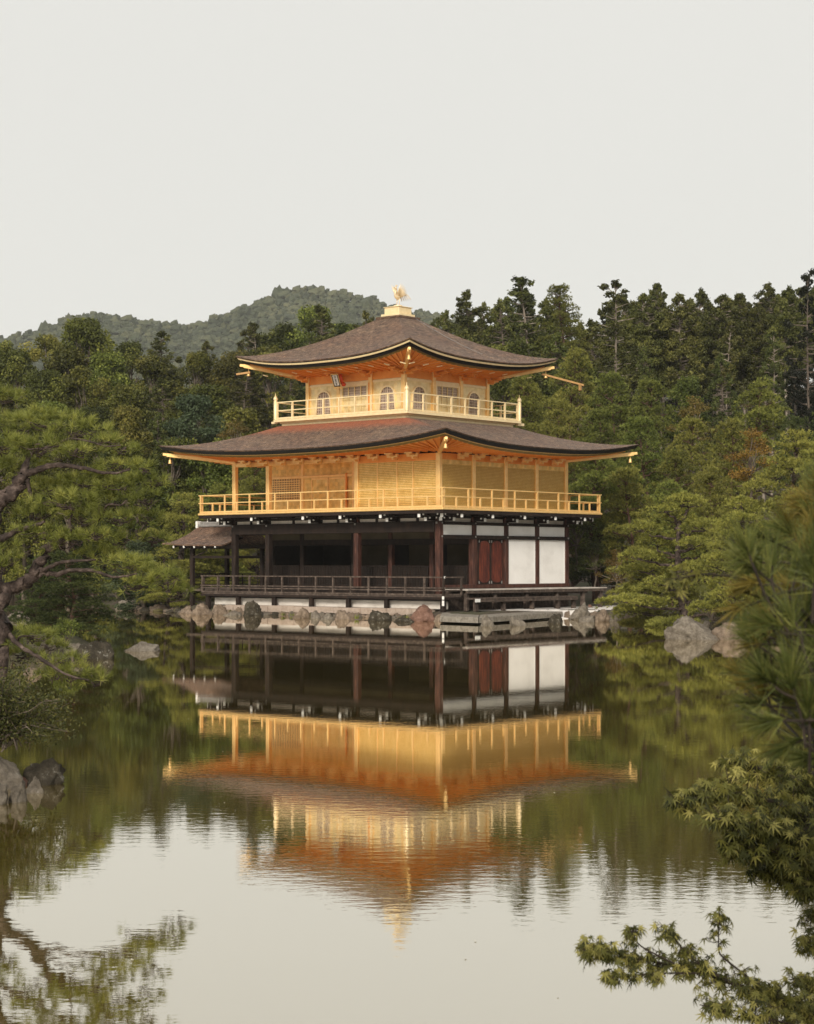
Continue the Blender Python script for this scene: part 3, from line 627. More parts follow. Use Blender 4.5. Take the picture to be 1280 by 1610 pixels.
def kato(c, face):     # cusped window: arch frame + dark lattice
    def put(mb, u0, u1, d0, d1, z0, z1):
        if face == 's': mb.box(A3 - d1, A3 - d0, c + u0, c + u1, z0, z1)
        else: mb.box(c + u0, c + u1, C3 - d1, C3 - d0, z0, z1)
    def pt(u, d, z): return (A3 - d, c + u, z) if face == 's' else (c + u, C3 - d, z)
    pr = []
    zt = 9.60; zs = 9.18; w = .37
    for t in np.linspace(0, 1, 9):
        a = t * PI / 2; pr.append((w * math.cos(a) ** .9, zs + (zt - zs) * math.sin(a) ** .85))
    right = [(w + .05, B3Z + .12)] + [(w, zs)] + pr[1:]
    outline = right + [(-u, z) for u, z in right[:-1]][::-1]
    fr = MB(); n = len(outline)
    In = [(u, z) for u, z in outline]; Ou = [(u * 1.17, zs + (z - zs) * 1.17 if z > zs else z) for u, z in outline]
    V = [pt(u, .06, z) for u, z in In] + [pt(u, .06, z) for u, z in Ou] + [pt(u, .0, z) for u, z in In] + [pt(u, .0, z) for u, z in Ou]
    F = []
    for i in range(n - 1): F += [(i, i + 1, n + i + 1, n + i), (i, 2 * n + i, 2 * n + i + 1, i + 1), (n + i, n + i + 1, 3 * n + i + 1, 3 * n + i)]
    fr.add(V, F); put(fr, -w - .1, w + .1, 0, .07, B3Z + .06, B3Z + .12)
    fo = part('arched_window', 'cream_trim', fr)
    bk = MB(); bk.add([pt(u, .008, z) for u, z in outline], [tuple(range(n))]); part('window_backing', 'window_paper', bk, fo)
    la = MB()
    for k in range(-3, 4):
        u = k * .1; zz = zs + (zt - zs) * math.sqrt(max(0, 1 - (abs(u) / w) ** 2)) * .96
        ww = .022 if k == 0 else .013
        put(la, u - ww, u + ww, .012, .028 + (.012 if k == 0 else 0), B3Z + .12, zz)
    for z in np.arange(B3Z + .25, 9.55, .13):
        hw = w if z < zs else w * math.sqrt(max(0, 1 - ((z - zs) / (zt - zs)) ** 2))
        put(la, -hw, hw, .030, .040, z - .010, z + .010)
    part('window_lattice', 'lattice_grey', la, fo)
M['window_paper'] = noisy('window_shade', [(.15, .09, .07), (.22, .14, .11)], 5, rough=.8, bump=0)
M['lattice_grey'] = noisy('lattice_grey', [(.5, .40, .32), (.66, .55, .42)], 9, rough=.6, bump=0)
for c in ((s3[0] + s3[1]) / 2, (s3[2] + s3[3]) / 2): kato(c, 's')
for c in ((e3[0] + e3[1]) / 2, (e3[2] + e3[3]) / 2): kato(c, 'e')
def door3(c, face):
    def put(mb, u0, u1, d0, d1, z0, z1):
        if face == 's': mb.box(A3 - d1, A3 - d0, c + u0, c + u1, z0, z1)
        else: mb.box(c + u0, c + u1, C3 - d1, C3 - d0, z0, z1)
    f = MB(); put(f, -.80, -.72, 0, .09, B3Z, 9.84); put(f, .72, .80, 0, .09, B3Z, 9.84); put(f, -.72, .72, 0, .07, 9.74, 9.835)
    o = part('top_door', 'cream_trim', f)
    g = MB()
    for k in range(4):
        u = -.70 + k * .355
        for (z0, z1) in ((B3Z + .04, 8.82), (8.87, 9.12), (9.17, 9.26)): put(g, u + .02, u + .325, .012, .03, z0, z1)
        put(g, u - .015, u + .02, .012, .055, B3Z, 9.74)
    put(g, .72 - .035, .72, .012, .055, B3Z, 9.74); part('door_board', 'gold_pale', g, o)
    b = MB(); put(b, -.70, .70, .002, .008, 9.28, 9.72); part('transom_shade', 'window_paper', b, o)
    l = MB()
    for k in range(4):
        u = -.70 + k * .355
        for j in range(1, 7): put(l, u + .02 + j * .044 - .009, u + .02 + j * .044 + .009, .010, .022, 9.28, 9.72)
    for z in (9.38, 9.49, 9.60): put(l, -.70, .70, .024, .032, z - .014, z + .014)
    part('transom_lattice', 'lattice_grey', l, o)
door3((s3[1] + s3[2]) / 2, 's'); door3((e3[1] + e3[2]) / 2, 'e')
mb = MB(); mb.box(A3 - .14, A3 - .02, 5.0, 5.03, B3Z, 9.84); part('door_post', 'orange_glow_gold', mb)
OV3 = 2.25
OR3 = (A3 - OV3, B3 + OV3, C3 - OV3, D3 + OV3)
ce, csn = (A3 + B3) / 2, (C3 + D3) / 2
roof3, ring3 = roof('top_roof', OR3, (ce - .55, ce + .55, csn - .55, csn + .55), 10.72, .50, 12.93, 1.35, .055,
    bands=[(.01, -.055, .04, -.08, 'black_lacquer', 'black_line'), (.05, -.075, .08, -.15, 'cream_trim', 'gold_strip'), (.14, -.14, .22, -.27, 'black_lacquer', 'black_eave_edge'), (.30, -.24, .38, -.33, 'olive_gold', 'fascia')])
soffit('soffit', ring3, .38, -.29, (A3 - .05, B3 + .05, C3 - .05, D3 + .05), 10.32, roof3, nr=26)
for (e, s, de, ds) in ((A3, C3, -1, -1), (A3, D3, -1, 1), (B3, C3, 1, -1), (B3, D3, 1, 1)): hip(e, s, de, ds, 10.24, 10.78, 2.0, roof3)
for s in s3: brk(A3 - .05, s, -1, 0, 10.22, roof3, 'orange_glow_gold', .75); brk(B3 + .05, s, 1, 0, 10.22, roof3, 'orange_glow_gold', .75)
for e in e3: brk(e, C3 - .05, 0, -1, 10.22, roof3, 'orange_glow_gold', .75)
for s in np.linspace(C3 - 1.2, D3 + 1.2, 10): 
    mb = MB(); mb.bar((A3 - 1.3, s, 10.33), (A3 - 1.5, s + .12, 10.38), .035, .035); part('brace', 'cream_trim', mb, roof3)
for e in np.linspace(A3 - 1.2, B3 + 1.2, 10):
    mb = MB(); mb.bar((e, C3 - 1.3, 10.33), (e + .12, C3 - 1.5, 10.38), .035, .035); part('brace', 'cream_trim', mb, roof3)
# rain spout on the north-east hip and conductor cable on the east slope
mb = MB(); mb.bar((B3 + 1.7, C3 - 1.75, 10.52), (B3 + 3.1, C3 - 3.0, 10.05), .09, .08); mb.box(B3 + 2.92, B3 + 3.02, C3 - 2.95, C3 - 2.85, 9.82, 10.08); part('rain_spout', 'gold_dull', mb, roof3)
mb = MB(); mb.bar((A3 - 1.85, D3 + 1.75, 10.50), (A3 - 2.2, D3 + 2.25, 10.42), .09, .08); part('rain_spout', 'gold_dull', mb, roof3)
P = []
for t in np.linspace(0.02, .72, 14):
    z = 10.72 + 2.21 * (1 - t) ** 1.35 + .05; e = ce + .35 + t * 1.2; s = (csn - .55) * (1 - t) + OR3[2] * t
    P.append((e, s, z))
mb = MB(); mb.tube(P, .012, 6); part('conductor_cable', 'lead_grey', mb, roof3)
# ridge plinth
mb = MB(); mb.box(ce - .70, ce + .70, csn - .70, csn + .70, 12.84, 12.95); part('apex_course', 'bark_upper', mb, bv=.02)
mb = MB(); mb.box(ce - .53, ce + .53, csn - .53, csn + .53, 12.95, 13.07); mb.box(ce - .42, ce + .42, csn - .42, csn + .42, 13.07, 13.36); mb.box(ce - .46, ce + .46, csn - .46, csn + .46, 13.36, 13.39)
part('apex_plinth', 'cream_trim', mb, bv=.01)

# --- phoenix
px, py_, _ = W(ce, csn)
ph = tag(empty('phoenix_statue', (px, py_, 13.39), PR), 'small golden phoenix with raised wings and fanned tail on the roof peak', 'statue')
M['statue_gold'] = noisy('statue_gold', [(.78, .58, .34), (.90, .74, .50)], 9, rough=.4, metal=.3, bump=.1, bdist=.01)
mb = MB(); mb.lathe([(.001, .10), (.2, .09), (.17, .0)], (0, 0, 0), 12)
mb.tube([(.20, 0, .50), (.10, 0, .46), (0, 0, .44), (-.10, 0, .47), (-.18, 0, .53), (-.20, 0, .62), (-.15, 0, .70), (-.13, 0, .78), (-.16, 0, .84), (-.20, 0, .86)], [.02, .075, .10, .10, .065, .04, .032, .035, .05, .035], 12)
mb.tube([(-.21, 0, .86), (-.27, 0, .85), (-.30, 0, .82)], [.022, .014, .004], 8)
for k in range(3): mb.tube([(-.15, 0, .88), (-.13 + .03 * k, 0, .93), (-.16 + .06 * k, 0, .97)], [.012, .014, .018], 6)
mb.build('body', M['statue_gold'], ph, True)
for sy in (-1, 1):
    l = MB(); l.tube([(0, .06 * sy, .42), (.02, .07 * sy, .25), (-.01, .07 * sy, .08)], [.035, .016, .014], 8)
    for a in (-.5, 0, .5): l.tube([(-.01, .07 * sy, .09), (-.09 * math.cos(a), .07 * sy + .08 * math.sin(a), .085)], [.013, .006], 6)
    l.build('leg', M['statue_gold'], ph, True)
    wv = MB()
    for k in range(8):
        a = R(100 - k * 11); L = .52 - k * .028
        x0, z0 = -.06 + k * .028, .50
        tip = (x0 + math.cos(a) * L * .9 + .03, sy * (.12 + .16 * (1 - k / 9)), z0 + math.sin(a) * L)
        mid = (x0 + math.cos(a) * L * .45 - .02, sy * (.11 + .05), z0 + math.sin(a) * L * .5)
        wv.tube([(x0, sy * .07, z0 - .03), mid, tip], [.022, .034, .006], 6)
    wv.build('wing', M['statue_gold'], ph, True)
for k in range(5):
    t = MB(); y = (k - 2) * .05
    t.tube([(.16, y * .4, .48), (.30, y, .62 - .02 * abs(k - 2)), (.42, y * 1.8, .58 - k * .03), (.52, y * 2.4, .44 - k * .02), (.56, y * 2.6, .36)], [.02, .022, .02, .016, .005], 6)
    t.build('tail_feather', M['statue_gold'], ph, True)

# --- plaque and wind bells hang from the eaves
pq = tag(empty('plaque', W(A3 - .62, 6.42, 9.98), PR), 'black-framed pale name plaque tilted forward under the top roof, beside a red backing', 'plaque')
pq.rotation_euler = (0, R(-22), PR); pq.scale = (.88, .88, .88)
mb = MB(); mb.box(-.04, .0, -.21, .21, -.30, .30); mb.build('frame', M['black_lacquer'], pq)
mb = MB(); mb.box(-.05, -.041, -.15, .15, -.24, .28); mb.build('face', M['plaster'], pq)
mb = MB(); mb.box(-.055, -.042, .21, .25, -.34, .34); mb.box(-.055, -.042, -.25, -.21, -.34, .34); mb.box(-.055, -.042, -.21, .21, -.35, -.305); mb.box(-.055, -.042, -.21, .21, .305, .35)
mb.box(-.045, .0, -.26, -.14, -.42, -.36); mb.box(-.045, .0, .14, .26, -.42, -.36); mb.build('gilt_edge', M['gold_trim'], pq)
mb = MB()      # three brush characters, one under another
def glyph(cz, st):
    for (y0, z0, y1, z1) in st: mb.bar((-.053, y0, cz + z0), (-.053, y1, cz + z1), .006, .018)
glyph(.17, [(-.05, .05, .05, .05), (0, .08, 0, .05), (-.05, .05, -.06, .03), (.05, .05, .06, .03), (-.02, .03, -.04, .01), (.02, .03, .04, .01), (-.04, -.01, .02, -.01), (.02, -.01, .03, -.05), (-.02, .01, -.05, -.06)])
glyph(.01, [(-.05, .05, .05, .05), (0, .07, 0, .03), (-.04, .025, .04, .025), (-.03, .0, .03, .0), (-.03, -.03, .03, -.03), (-.03, 0, -.03, -.03), (.03, 0, .03, -.03), (-.01, -.04, -.05, -.07), (.01, -.04, .06, -.07)])
glyph(-.15, [(-.06, .05, -.01, .05), (-.035, .05, -.035, -.05), (0, .05, .06, .05), (.01, .025, .05, .025), (.01, .025, .01, -.03), (.05, .025, .05, -.03), (.01, 0, .05, 0), (.01, -.03, .05, -.03), (.02, -.04, 0, -.07), (.04, -.04, .06, -.07)])
mb.build('lettering', M['black_lacquer'], pq)
mb = MB(); mb.box(.03, .10, -.34, .02, -.20, .26); mb.lathe([(.001, 0), (.09, .04), (.12, .12), (.06, .2)], (.10, -.30, -.36), 10); mb.build('red_backing', M['red_lacquer'], pq, True)
def bell(e, s, z, lab):
    b = tag(empty('wind_bell', W(e, s, z), PR), lab, 'bell', 'wind bells under the roof corners')
    m = MB(); m.lathe([(.012, .0), (.03, -.02), (.055, -.05), (.06, -.14), (.085, -.2), (.08, -.205), (.04, -.15), (.001, -.1)], (0, 0, 0), 10); m.build('bell_body', M['gold_trim'], b, True)
    m = MB(); m.tube([(0, 0, .14), (0, 0, -.01)], .01, 6); m.build('hook', M['gold_trim'], b)
r2 = 2.02
bell(-r2, -r2, 6.82, 'wind bell under the near corner of the lower roof'); bell(-r2, LS + r2, 6.78, 'wind bell under the left tip of the lower roof'); bell(LE + r2, -r2, 6.78, 'wind bell under the right tip of the lower roof')
r3 = 1.85
bell(A3 - r3, C3 - r3, 10.60, 'wind bell under the near corner of the top roof'); bell(A3 - r3, D3 + r3, 10.55, 'wind bell under the left tip of the top roof'); bell(B3 + r3, C3 - r3, 10.55, 'wind bell under the right tip of the top roof')

# --- fishing porch on the west side
fd = tag(empty('fishing_porch', (X0, Y0, 0), PR), "small open porch with a bark gable roof at the left end of the pavilion", 'porch')
def fp(name, mat, mb, parent=None, bv=0, smooth=False):
    o = mb.build(name, M[mat], parent or fd, smooth)
    if bv: bevel(o, bv)
    return o
for (e, s, z0) in ((0, 14.5, -.3), (2.13, 14.5, .2), (0.0, 12.9, .9), (2.13, 12.2, .3)):
    if (e, s) == (0.0, 12.9): continue
    mb = MB(); mb.box(e - .09, e + .09, s - .09, s + .09, z0, 3.05); fp('post', 'dark_wood', mb, bv=.015)
mb = MB(); mb.box(-.06, .06, LS + .13, 14.41, 2.42, 2.54); mb.box(2.07, 2.19, LS + .13, 14.41, 2.42, 2.54); mb.box(-.1, .1, LS + .13, 15.3, 2.86, 3.02); mb.box(2.03, 2.23, LS + .13, 15.3, 2.86, 3.02)
mb.box(.1, 2.03, 14.43, 14.57, 2.86, 3.0); fp('beam', 'dark_wood', mb)
mb = MB(); mb.box(-.2, 2.35, LS + .1, 14.7, .95, 1.05); fp('deck', 'weathered_wood', mb, bv=.01)
mb = MB()
for z in (1.25, 1.4, 1.72): mb.bar((2.2, LS + .2, z), (2.2, 14.6, z), .04, .04); mb.bar((.1, 14.6, z), (2.1, 14.6, z), .04, .04)
for i in range(6): mb.box(2.18, 2.22, LS + .3 + i * .5, LS + .34 + i * .5, 1.05, 1.7)
fp('railing', 'dark_wood', mb)
rp = MB(); m_ = 10; ns = 8
ss = np.linspace(LS + .1, 15.65, ns)
for sg in (-1, 1):
    G = np.zeros((m_ + 1, ns, 3))
    for i in range(m_ + 1):
        t = i / m_; e = 1.07 + sg * t * 1.78
        for j, s in enumerate(ss):
            send = s if j < ns - 1 else 15.25 + .45 * t ** 1.5
            G[i, j] = (e, send if j == ns - 1 else min(s, send), 3.02 + .86 * (1 - t) ** 1.45 + .10 * t ** 2 * (j / (ns - 1)) ** 3)
    rp.grid(G, flip=(sg > 0)); G2 = np.stack([G[-1], G[-1] - np.array([0, 0, .06])]); rp.grid(G2, flip=(sg > 0))
    G3 = np.stack([G[:, -1], G[:, -1] - np.array([0, 0, .08])]); rp.grid(G3)
ro = fp('roof', 'bark_upper', rp, smooth=True); so2 = ro.modifiers.new('s', 'SOLIDIFY'); so2.thickness = .05; so2.offset = -1
es = ro.modifiers.new('edge', 'EDGE_SPLIT'); es.split_angle = R(40)
mb = MB(); mb.box(.95, 1.19, LS + .1, 15.2, 3.86, 3.98); mb.box(.99, 1.15, 13.6, 15.1, 3.98, 4.10); fp('ridge', 'lead_grey', mb, ro, bv=.02)
mb = MB(); mb.box(.92, 1.22, 15.2, 15.32, 3.80, 4.12); fp('ridge_end', 'white_paint', mb, ro, bv=.02)
mb = MB()
for s in np.arange(12.3, 15.7, .68): mb.bar((1.0, s, 3.35), (-.66, s, 2.94), .07, .09)
fp('rafter', 'dark_wood', mb, ro)
mb = MB()
for s in np.arange(12.3, 15.7, .68): mb.bar((-.66, s, 2.94), (-.69, s, 2.932), .075, .095)
fp('rafter_tip', 'white_paint', mb, ro)
# ------------------------------------------------------------------ ground, pond, hills
def wl(px, py): return wp(px, py, 0)
FR = [W(-1.12, s)[:2] for s in (14.2, 12.9, 8, 4, -.2)]
far_land = [(-400, 170), (-60, 150), (-30, 128), wl(120, 944), wl(185, 955), wl(240, 960), wl(290, 962.5)] + FR + \
    [wl(693, 976), wl(752, 979.5), wl(883, 970), wl(960, 975), wl(1060, 977), wl(1150, 986), wl(1230, 1010), wl(1330, 1060), wl(1500, 1200), (9, 12), (6, 7), (2.6, 5.6), (-2, 4.6), (-8, 5.0), (-14, 9), (-18, 20), (-30, 50), (-60, 90), (-400, 120), (-400, -60), (400, -60), (1600, 400), (1600, 1600), (-1600, 1600), (-1600, 300)]
isles = [[(-7.45 + (2.85 + .2 * math.sin(3 * a)) * math.cos(a), 20.3 + (2.3 + .2 * math.cos(2 * a + 1)) * math.sin(a)) for a in np.linspace(0, 2 * PI, 16, endpoint=False)],
         [(-11.4 + 3.6 * math.cos(a), 46.5 + 4.0 * math.sin(a)) for a in np.linspace(0, 2 * PI, 16, endpoint=False)]]
def sdist(X, Y, poly):
    P = np.array(poly, float); Q = np.roll(P, -1, 0); d = np.full(X.shape, 1e9); ins = np.zeros(X.shape, bool)
    for (x0, y0), (x1, y1) in zip(P, Q):
        dx, dy = x1 - x0, y1 - y0; t = np.clip(((X - x0) * dx + (Y - y0) * dy) / (dx * dx + dy * dy), 0, 1)
        d = np.minimum(d, np.hypot(X - x0 - t * dx, Y - y0 - t * dy))
        c = ((y0 > Y) != (y1 > Y)); xx = x0 + (Y - y0) * dx / (dy if abs(dy) > 1e-9 else 1e-9); ins ^= c & (X < xx)
    return np.where(ins, d, -d)
def height(X, Y):
    X = np.asarray(X, float); Y = np.asarray(Y, float)
    d = sdist(X, Y, far_land)
    z = np.clip(d * .6, -1.4, .30)
    for p in isles: z = np.maximum(z, np.clip(sdist(X, Y, p) * .8, -1.4, .42))
    far = (d > 0)
    hill = np.clip(Y - 97, 0, 200) * .135 * np.clip((Y - 97) / 25, 0, 1)
    hill += np.clip(X - 12 - (Y - 60) * .05, 0, 60) * .08 * np.clip((Y - 55) / 30, 0, 1)
    hill = np.where(Y > 300, hill, hill)
    z = np.where(far & (Y > 50), z + hill, z)
    near = far & (Y < 12)
    z = np.where(near, z + np.clip(d - .5, 0, 5) * .12, z)
    z += .04 * np.sin(X * 1.7 + np.sin(Y * .9)) * np.cos(Y * 1.3) * (z > .2)
    return z
def hz(x, y): return float(height(np.array([x]), np.array([y]))[0])
def axis(segs):
    out = [segs[0][0]]
    for a, b, st in segs: out += list(np.linspace(a, b, max(1, int(round((b - a) / st))) + 1)[1:])
    return np.array(out)
gx = axis([(-1600, -200, 100), (-200, -60, 10), (-60, -14, 1.2), (-14, 26, .45), (26, 60, 1.2), (60, 200, 10), (200, 1600, 100)])
gy = axis([(-60, 0, 6), (0, 30, .7), (30, 60, .9), (60, 86, .4), (86, 120, 1.2), (120, 320, 5), (320, 1600, 80)])
GX, GY = np.meshgrid(gx, gy); GZ = height(GX.ravel(), GY.ravel()).reshape(GX.shape)
mb = MB(); mb.grid(np.stack([GX, GY, GZ], -1))
mgr, nt, b, o = nm('garden_ground')
tc = N(nt, 'ShaderNodeTexCoord'); n1 = N(nt, 'ShaderNodeTexNoise', Scale=.6, Detail=6); nt.links.new(tc.outputs['Object'], n1.inputs['Vector'])
n2 = N(nt, 'ShaderNodeTexNoise', Scale=9, Detail=6, Roughness=.7); nt.links.new(tc.outputs['Object'], n2.inputs['Vector'])
moss = ramp(nt, n2.outputs['Fac'], [(.3, (.022, .024, .009)), (.55, (.05, .048, .018)), (.75, (.10, .08, .045))])
soil = ramp(nt, n2.outputs['Fac'], [(.3, (.03, .022, .014)), (.7, (.10, .072, .048))])
mx = N(nt, 'ShaderNodeMix', data_type='RGBA'); q = N(nt, 'ShaderNodeMapRange'); q.inputs['From Min'].default_value = .42; q.inputs['From Max'].default_value = .58
nt.links.new(n1.outputs['Fac'], q.inputs['Value']); nt.links.new(q.outputs[0], mx.inputs[0]); nt.links.new(moss, mx.inputs[6]); nt.links.new(soil, mx.inputs[7])
nt.links.new(mx.outputs[2], b.inputs['Base Color']); b.inputs['Roughness'].default_value = .95
bp = N(nt, 'ShaderNodeBump', Strength=.6, Distance=.05); nt.links.new(n2.outputs['Fac'], bp.inputs['Height']); nt.links.new(bp.outputs[0], b.inputs['Normal'])
M['ground'] = mgr
g = mb.build('ground', mgr, smooth=True); tag(g, kind='structure')
# pale sand court beside the pavilion
M['sand'] = noisy('pale_sand', [(.5, .46, .42), (.62, .58, .54), (.70, .67, .63)], 5, rough=.95, bump=.3, bdist=.01, bscale=60)
def patch(name, pts, mat, dz, kind='structure', n=26):
    P = np.array(pts); c = P.mean(0); mb = MB(); rings = []
    for t in np.linspace(0, 1, 8): rings.append([(c[0] + (p[0] - c[0]) * t, c[1] + (p[1] - c[1]) * t) for p in P] + [(c[0] + (P[0][0] - c[0]) * t, c[1] + (P[0][1] - c[1]) * t)])
    G = np.array(rings); Z = height(G[..., 0].ravel(), G[..., 1].ravel()).reshape(G.shape[:2]) + dz
    mb.grid(np.concatenate([G, Z[..., None]], -1), flip=False); o = mb.build(name, mat); tag(o, kind=kind); return o
court = [W(1, -1.2)[:2], wp(905, 962, .3), wp(965, 957, .3), wp(1010, 956, .3), wp(1060, 955, .3), W(8, -9)[:2], W(12, -9)[:2], W(15, -5)[:2], W(15, -1)[:2], W(9.5, -.3)[:2]]
patch('sand_court', court, M['sand'], .03)

# pond surface
mw, nt, b, o = nm('pond_water')
b.inputs['Base Color'].default_value = (.16, .115, .02, 1); b.inputs['Roughness'].default_value = .012
b.inputs['IOR'].default_value = 1.62; b.inputs['Specular IOR Level'].default_value = .5
b.inputs['Specular Tint'].default_value = (1, .97, .90, 1)
tc = N(nt, 'ShaderNodeTexCoord')
mp = N(nt, 'ShaderNodeMapping'); mp.inputs['Scale'].default_value = (1.0, 1.9, 1); nt.links.new(tc.outputs['Object'], mp.inputs[0])
na = N(nt, 'ShaderNodeTexNoise', Scale=5.0, Detail=3, Roughness=.55); nt.links.new(mp.outputs[0], na.inputs['Vector'])
nb_ = N(nt, 'ShaderNodeTexNoise', Scale=.9, Detail=2); nt.links.new(mp.outputs[0], nb_.inputs['Vector'])
nm_ = N(nt, 'ShaderNodeTexNoise', Scale=.11, Detail=2); nt.links.new(tc.outputs['Object'], nm_.inputs['Vector'])
mk = N(nt, 'ShaderNodeMapRange'); mk.inputs['From Min'].default_value = .40; mk.inputs['From Max'].default_value = .62; mk.inputs['To Min'].default_value = .55; mk.inputs['To Max'].default_value = 1.0
nt.links.new(nm_.outputs['Fac'], mk.inputs['Value'])
# a breeze ruffles a band of open water; the strip under the near bank lies still
sp = N(nt, 'ShaderNodeSeparateXYZ'); nt.links.new(tc.outputs['Object'], sp.inputs[0])
wob = N(nt, 'ShaderNodeMath', operation='MULTIPLY_ADD'); wob.inputs[1].default_value = 5.0; nt.links.new(nm_.outputs['Fac'], wob.inputs[0]); nt.links.new(sp.outputs[1], wob.inputs[2])
bd = N(nt, 'ShaderNodeValToRGB'); nt.links.new(wob.outputs[0], (dv := N(nt, 'ShaderNodeMath', operation='DIVIDE')).inputs[0]); dv.inputs[1].default_value = 100; nt.links.new(dv.outputs[0], bd.inputs[0])
el = bd.color_ramp.elements
for e_, (p_, v_) in zip([el[0], el[1]] + [el.new(.5) for _ in range(4)], [(0, .03), (.135, .05), (.155, .62), (.20, .45), (.30, .20), (.8, .10)]):
    e_.position = p_; e_.color = (v_, v_, v_, 1)
st = N(nt, 'ShaderNodeMath', operation='MULTIPLY'); nt.links.new(mk.outputs[0], st.inputs[0]); nt.links.new(bd.outputs[0], st.inputs[1])
h1 = N(nt, 'ShaderNodeMath', operation='MULTIPLY'); nt.links.new(na.outputs['Fac'], h1.inputs[0]); nt.links.new(st.outputs[0], h1.inputs[1])
h2 = N(nt, 'ShaderNodeMath', operation='MULTIPLY_ADD'); h2.inputs[1].default_value = .25; nt.links.new(nb_.outputs['Fac'], h2.inputs[0]); nt.links.new(h1.outputs[0], h2.inputs[2])
bp = N(nt, 'ShaderNodeBump', Strength=1, Distance=.0014); nt.links.new(h2.outputs[0], bp.inputs['Height']); nt.links.new(bp.outputs[0], b.inputs['Normal'])
lw = N(nt, 'ShaderNodeLayerWeight', Blend=.5); inv = N(nt, 'ShaderNodeMath', operation='POWER'); inv.inputs[1].default_value = 1.5   # rises to a full mirror at grazing angles
nt.links.new(lw.outputs['Facing'], inv.inputs[0]); gl = N(nt, 'ShaderNodeBsdfGlossy', Roughness=.012); gl.inputs['Color'].default_value = (.98, .945, .87, 1)
nt.links.new(bp.outputs[0], gl.inputs['Normal']); cl = N(nt, 'ShaderNodeMath', operation='MULTIPLY'); cl.inputs[1].default_value = .90; nt.links.new(inv.outputs[0], cl.inputs[0]); ms = N(nt, 'ShaderNodeMixShader'); nt.links.new(cl.outputs[0], ms.inputs[0]); nt.links.new(b.outputs[0], ms.inputs[1]); nt.links.new(gl.outputs[0], ms.inputs[2]); nt.links.new(ms.outputs[0], o.inputs[0])
mb = MB(); mb.grid(np.stack(np.meshgrid(np.array([-300, 0, 300.]), np.array([-40, 60, 200.])) + [np.zeros((3, 3))], -1))
wtr = mb.build('pond_water', mw); tag(wtr, kind='structure')

# wooded mountains far behind
rid = [(-500, 640), (-250, 585), (0, 532), (60, 512), (140, 486), (190, 492), (250, 500), (310, 504), (370, 482), (430, 458), (490, 447), (560, 457), (640, 480), (690, 492), (760, 510), (900, 545), (1200, 590), (1700, 640)]
YM = 1150.
rx = np.array([(p - 640) * YM / FPX for p, _ in rid]); rz = np.array([CZ + (HY - y) * YM / FPX for _, y in rid])
def ridge(x): return np.interp(x, rx, rz)
def mheight(X, Y):
    r = ridge(X) - 5
    t = (Y - 560) / (YM - 560)
    f = np.where(t < 1, np.clip(t, 0, 1) ** 1.25, 1 - (t - 1) * .9)
    gul = 9 * np.sin(X / 34 + 1.5 * np.sin(Y / 120)) + 6 * np.sin(X / 17 + Y / 60)
    return np.maximum(r * f + gul * np.clip(t * (1.0 - t) * 4, 0, 1), 12)
mx_ = np.arange(-560, 460, 11.); my_ = np.arange(540, 1420, 14.)
MX, MY = np.meshgrid(mx_, my_); MZ = mheight(MX, MY)
mb = MB(); mb.grid(np.stack([MX, MY, MZ], -1)); M['hill_soil'] = noisy('hill_undergrowth', [(.02, .028, .012), (.05, .06, .025)], .05, bump=0)
o_ = mb.build('hills', M['hill_soil'], smooth=True); tag(o_, kind='structure')
M['leaf_hill_haze'] = foliage('hill_tree_leaves', (.030, .040, .022), (.075, .088, .046), (.17, .168, .085), scale=.02, tint=0)  # lighter and greyer leaves: part of the haze is put into the colour
import bmesh
bmx = bmesh.new(); bmesh.ops.create_icosphere(bmx, subdivisions=2, radius=1); ICO_V = np.array([v.co[:] for v in bmx.verts]); ICO_F = np.array([[v.index for v in f.verts] for f in bmx.faces]); bmx.free()
bmx = bmesh.new(); bmesh.ops.create_icosphere(bmx, subdivisions=4, radius=1); IC4_V = np.array([v.co[:] for v in bmx.verts]); IC4_F = np.array([[v.index for v in f.verts] for f in bmx.faces]); bmx.free()
hf = MB(); nt_ = 56000
bmx = bmesh.new(); bmesh.ops.create_icosphere(bmx, subdivisions=1, radius=1); IC1_V = np.array([v.co[:] for v in bmx.verts]); IC1_F = np.array([[v.index for v in f.verts] for f in bmx.faces]); bmx.free()
tx = RNG.uniform(-330, 90, nt_); ty = RNG.uniform(700, 1185, nt_); tz = mheight(tx, ty); rr_ = np.clip(RNG.lognormal(.14, .45, nt_), .6, 3.6)
for k in range(12):
    sel = np.arange(k, nt_, 12)
    V0 = ICO_V * (1 + RNG.normal(0, .20, (len(ICO_V), 1)))
    V0[:, 2] *= RNG.uniform(.7, 1.25); hs_ = rr_[sel]
    V = V0[None] * hs_[:, None, None] * RNG.uniform(.8, 1.2, (len(sel), 1, 3)) + np.stack([tx[sel], ty[sel], tz[sel] + hs_ * .8], 1)[:, None]
    F = ICO_F[None] + (np.arange(len(sel)) * len(ICO_V))[:, None, None]
    var = np.repeat(RNG.uniform(0, 1, len(sel)), len(ICO_V)) * .7 + RNG.uniform(0, .3, len(sel) * len(ICO_V))
    hf.add(V.reshape(-1, 3), F.reshape(-1, 3), var)
o_ = hf.build('hill_forest', M['leaf_hill_haze']); tag(o_, 'far-off wood covering the two hazy hills', 'forest', kind='stuff')

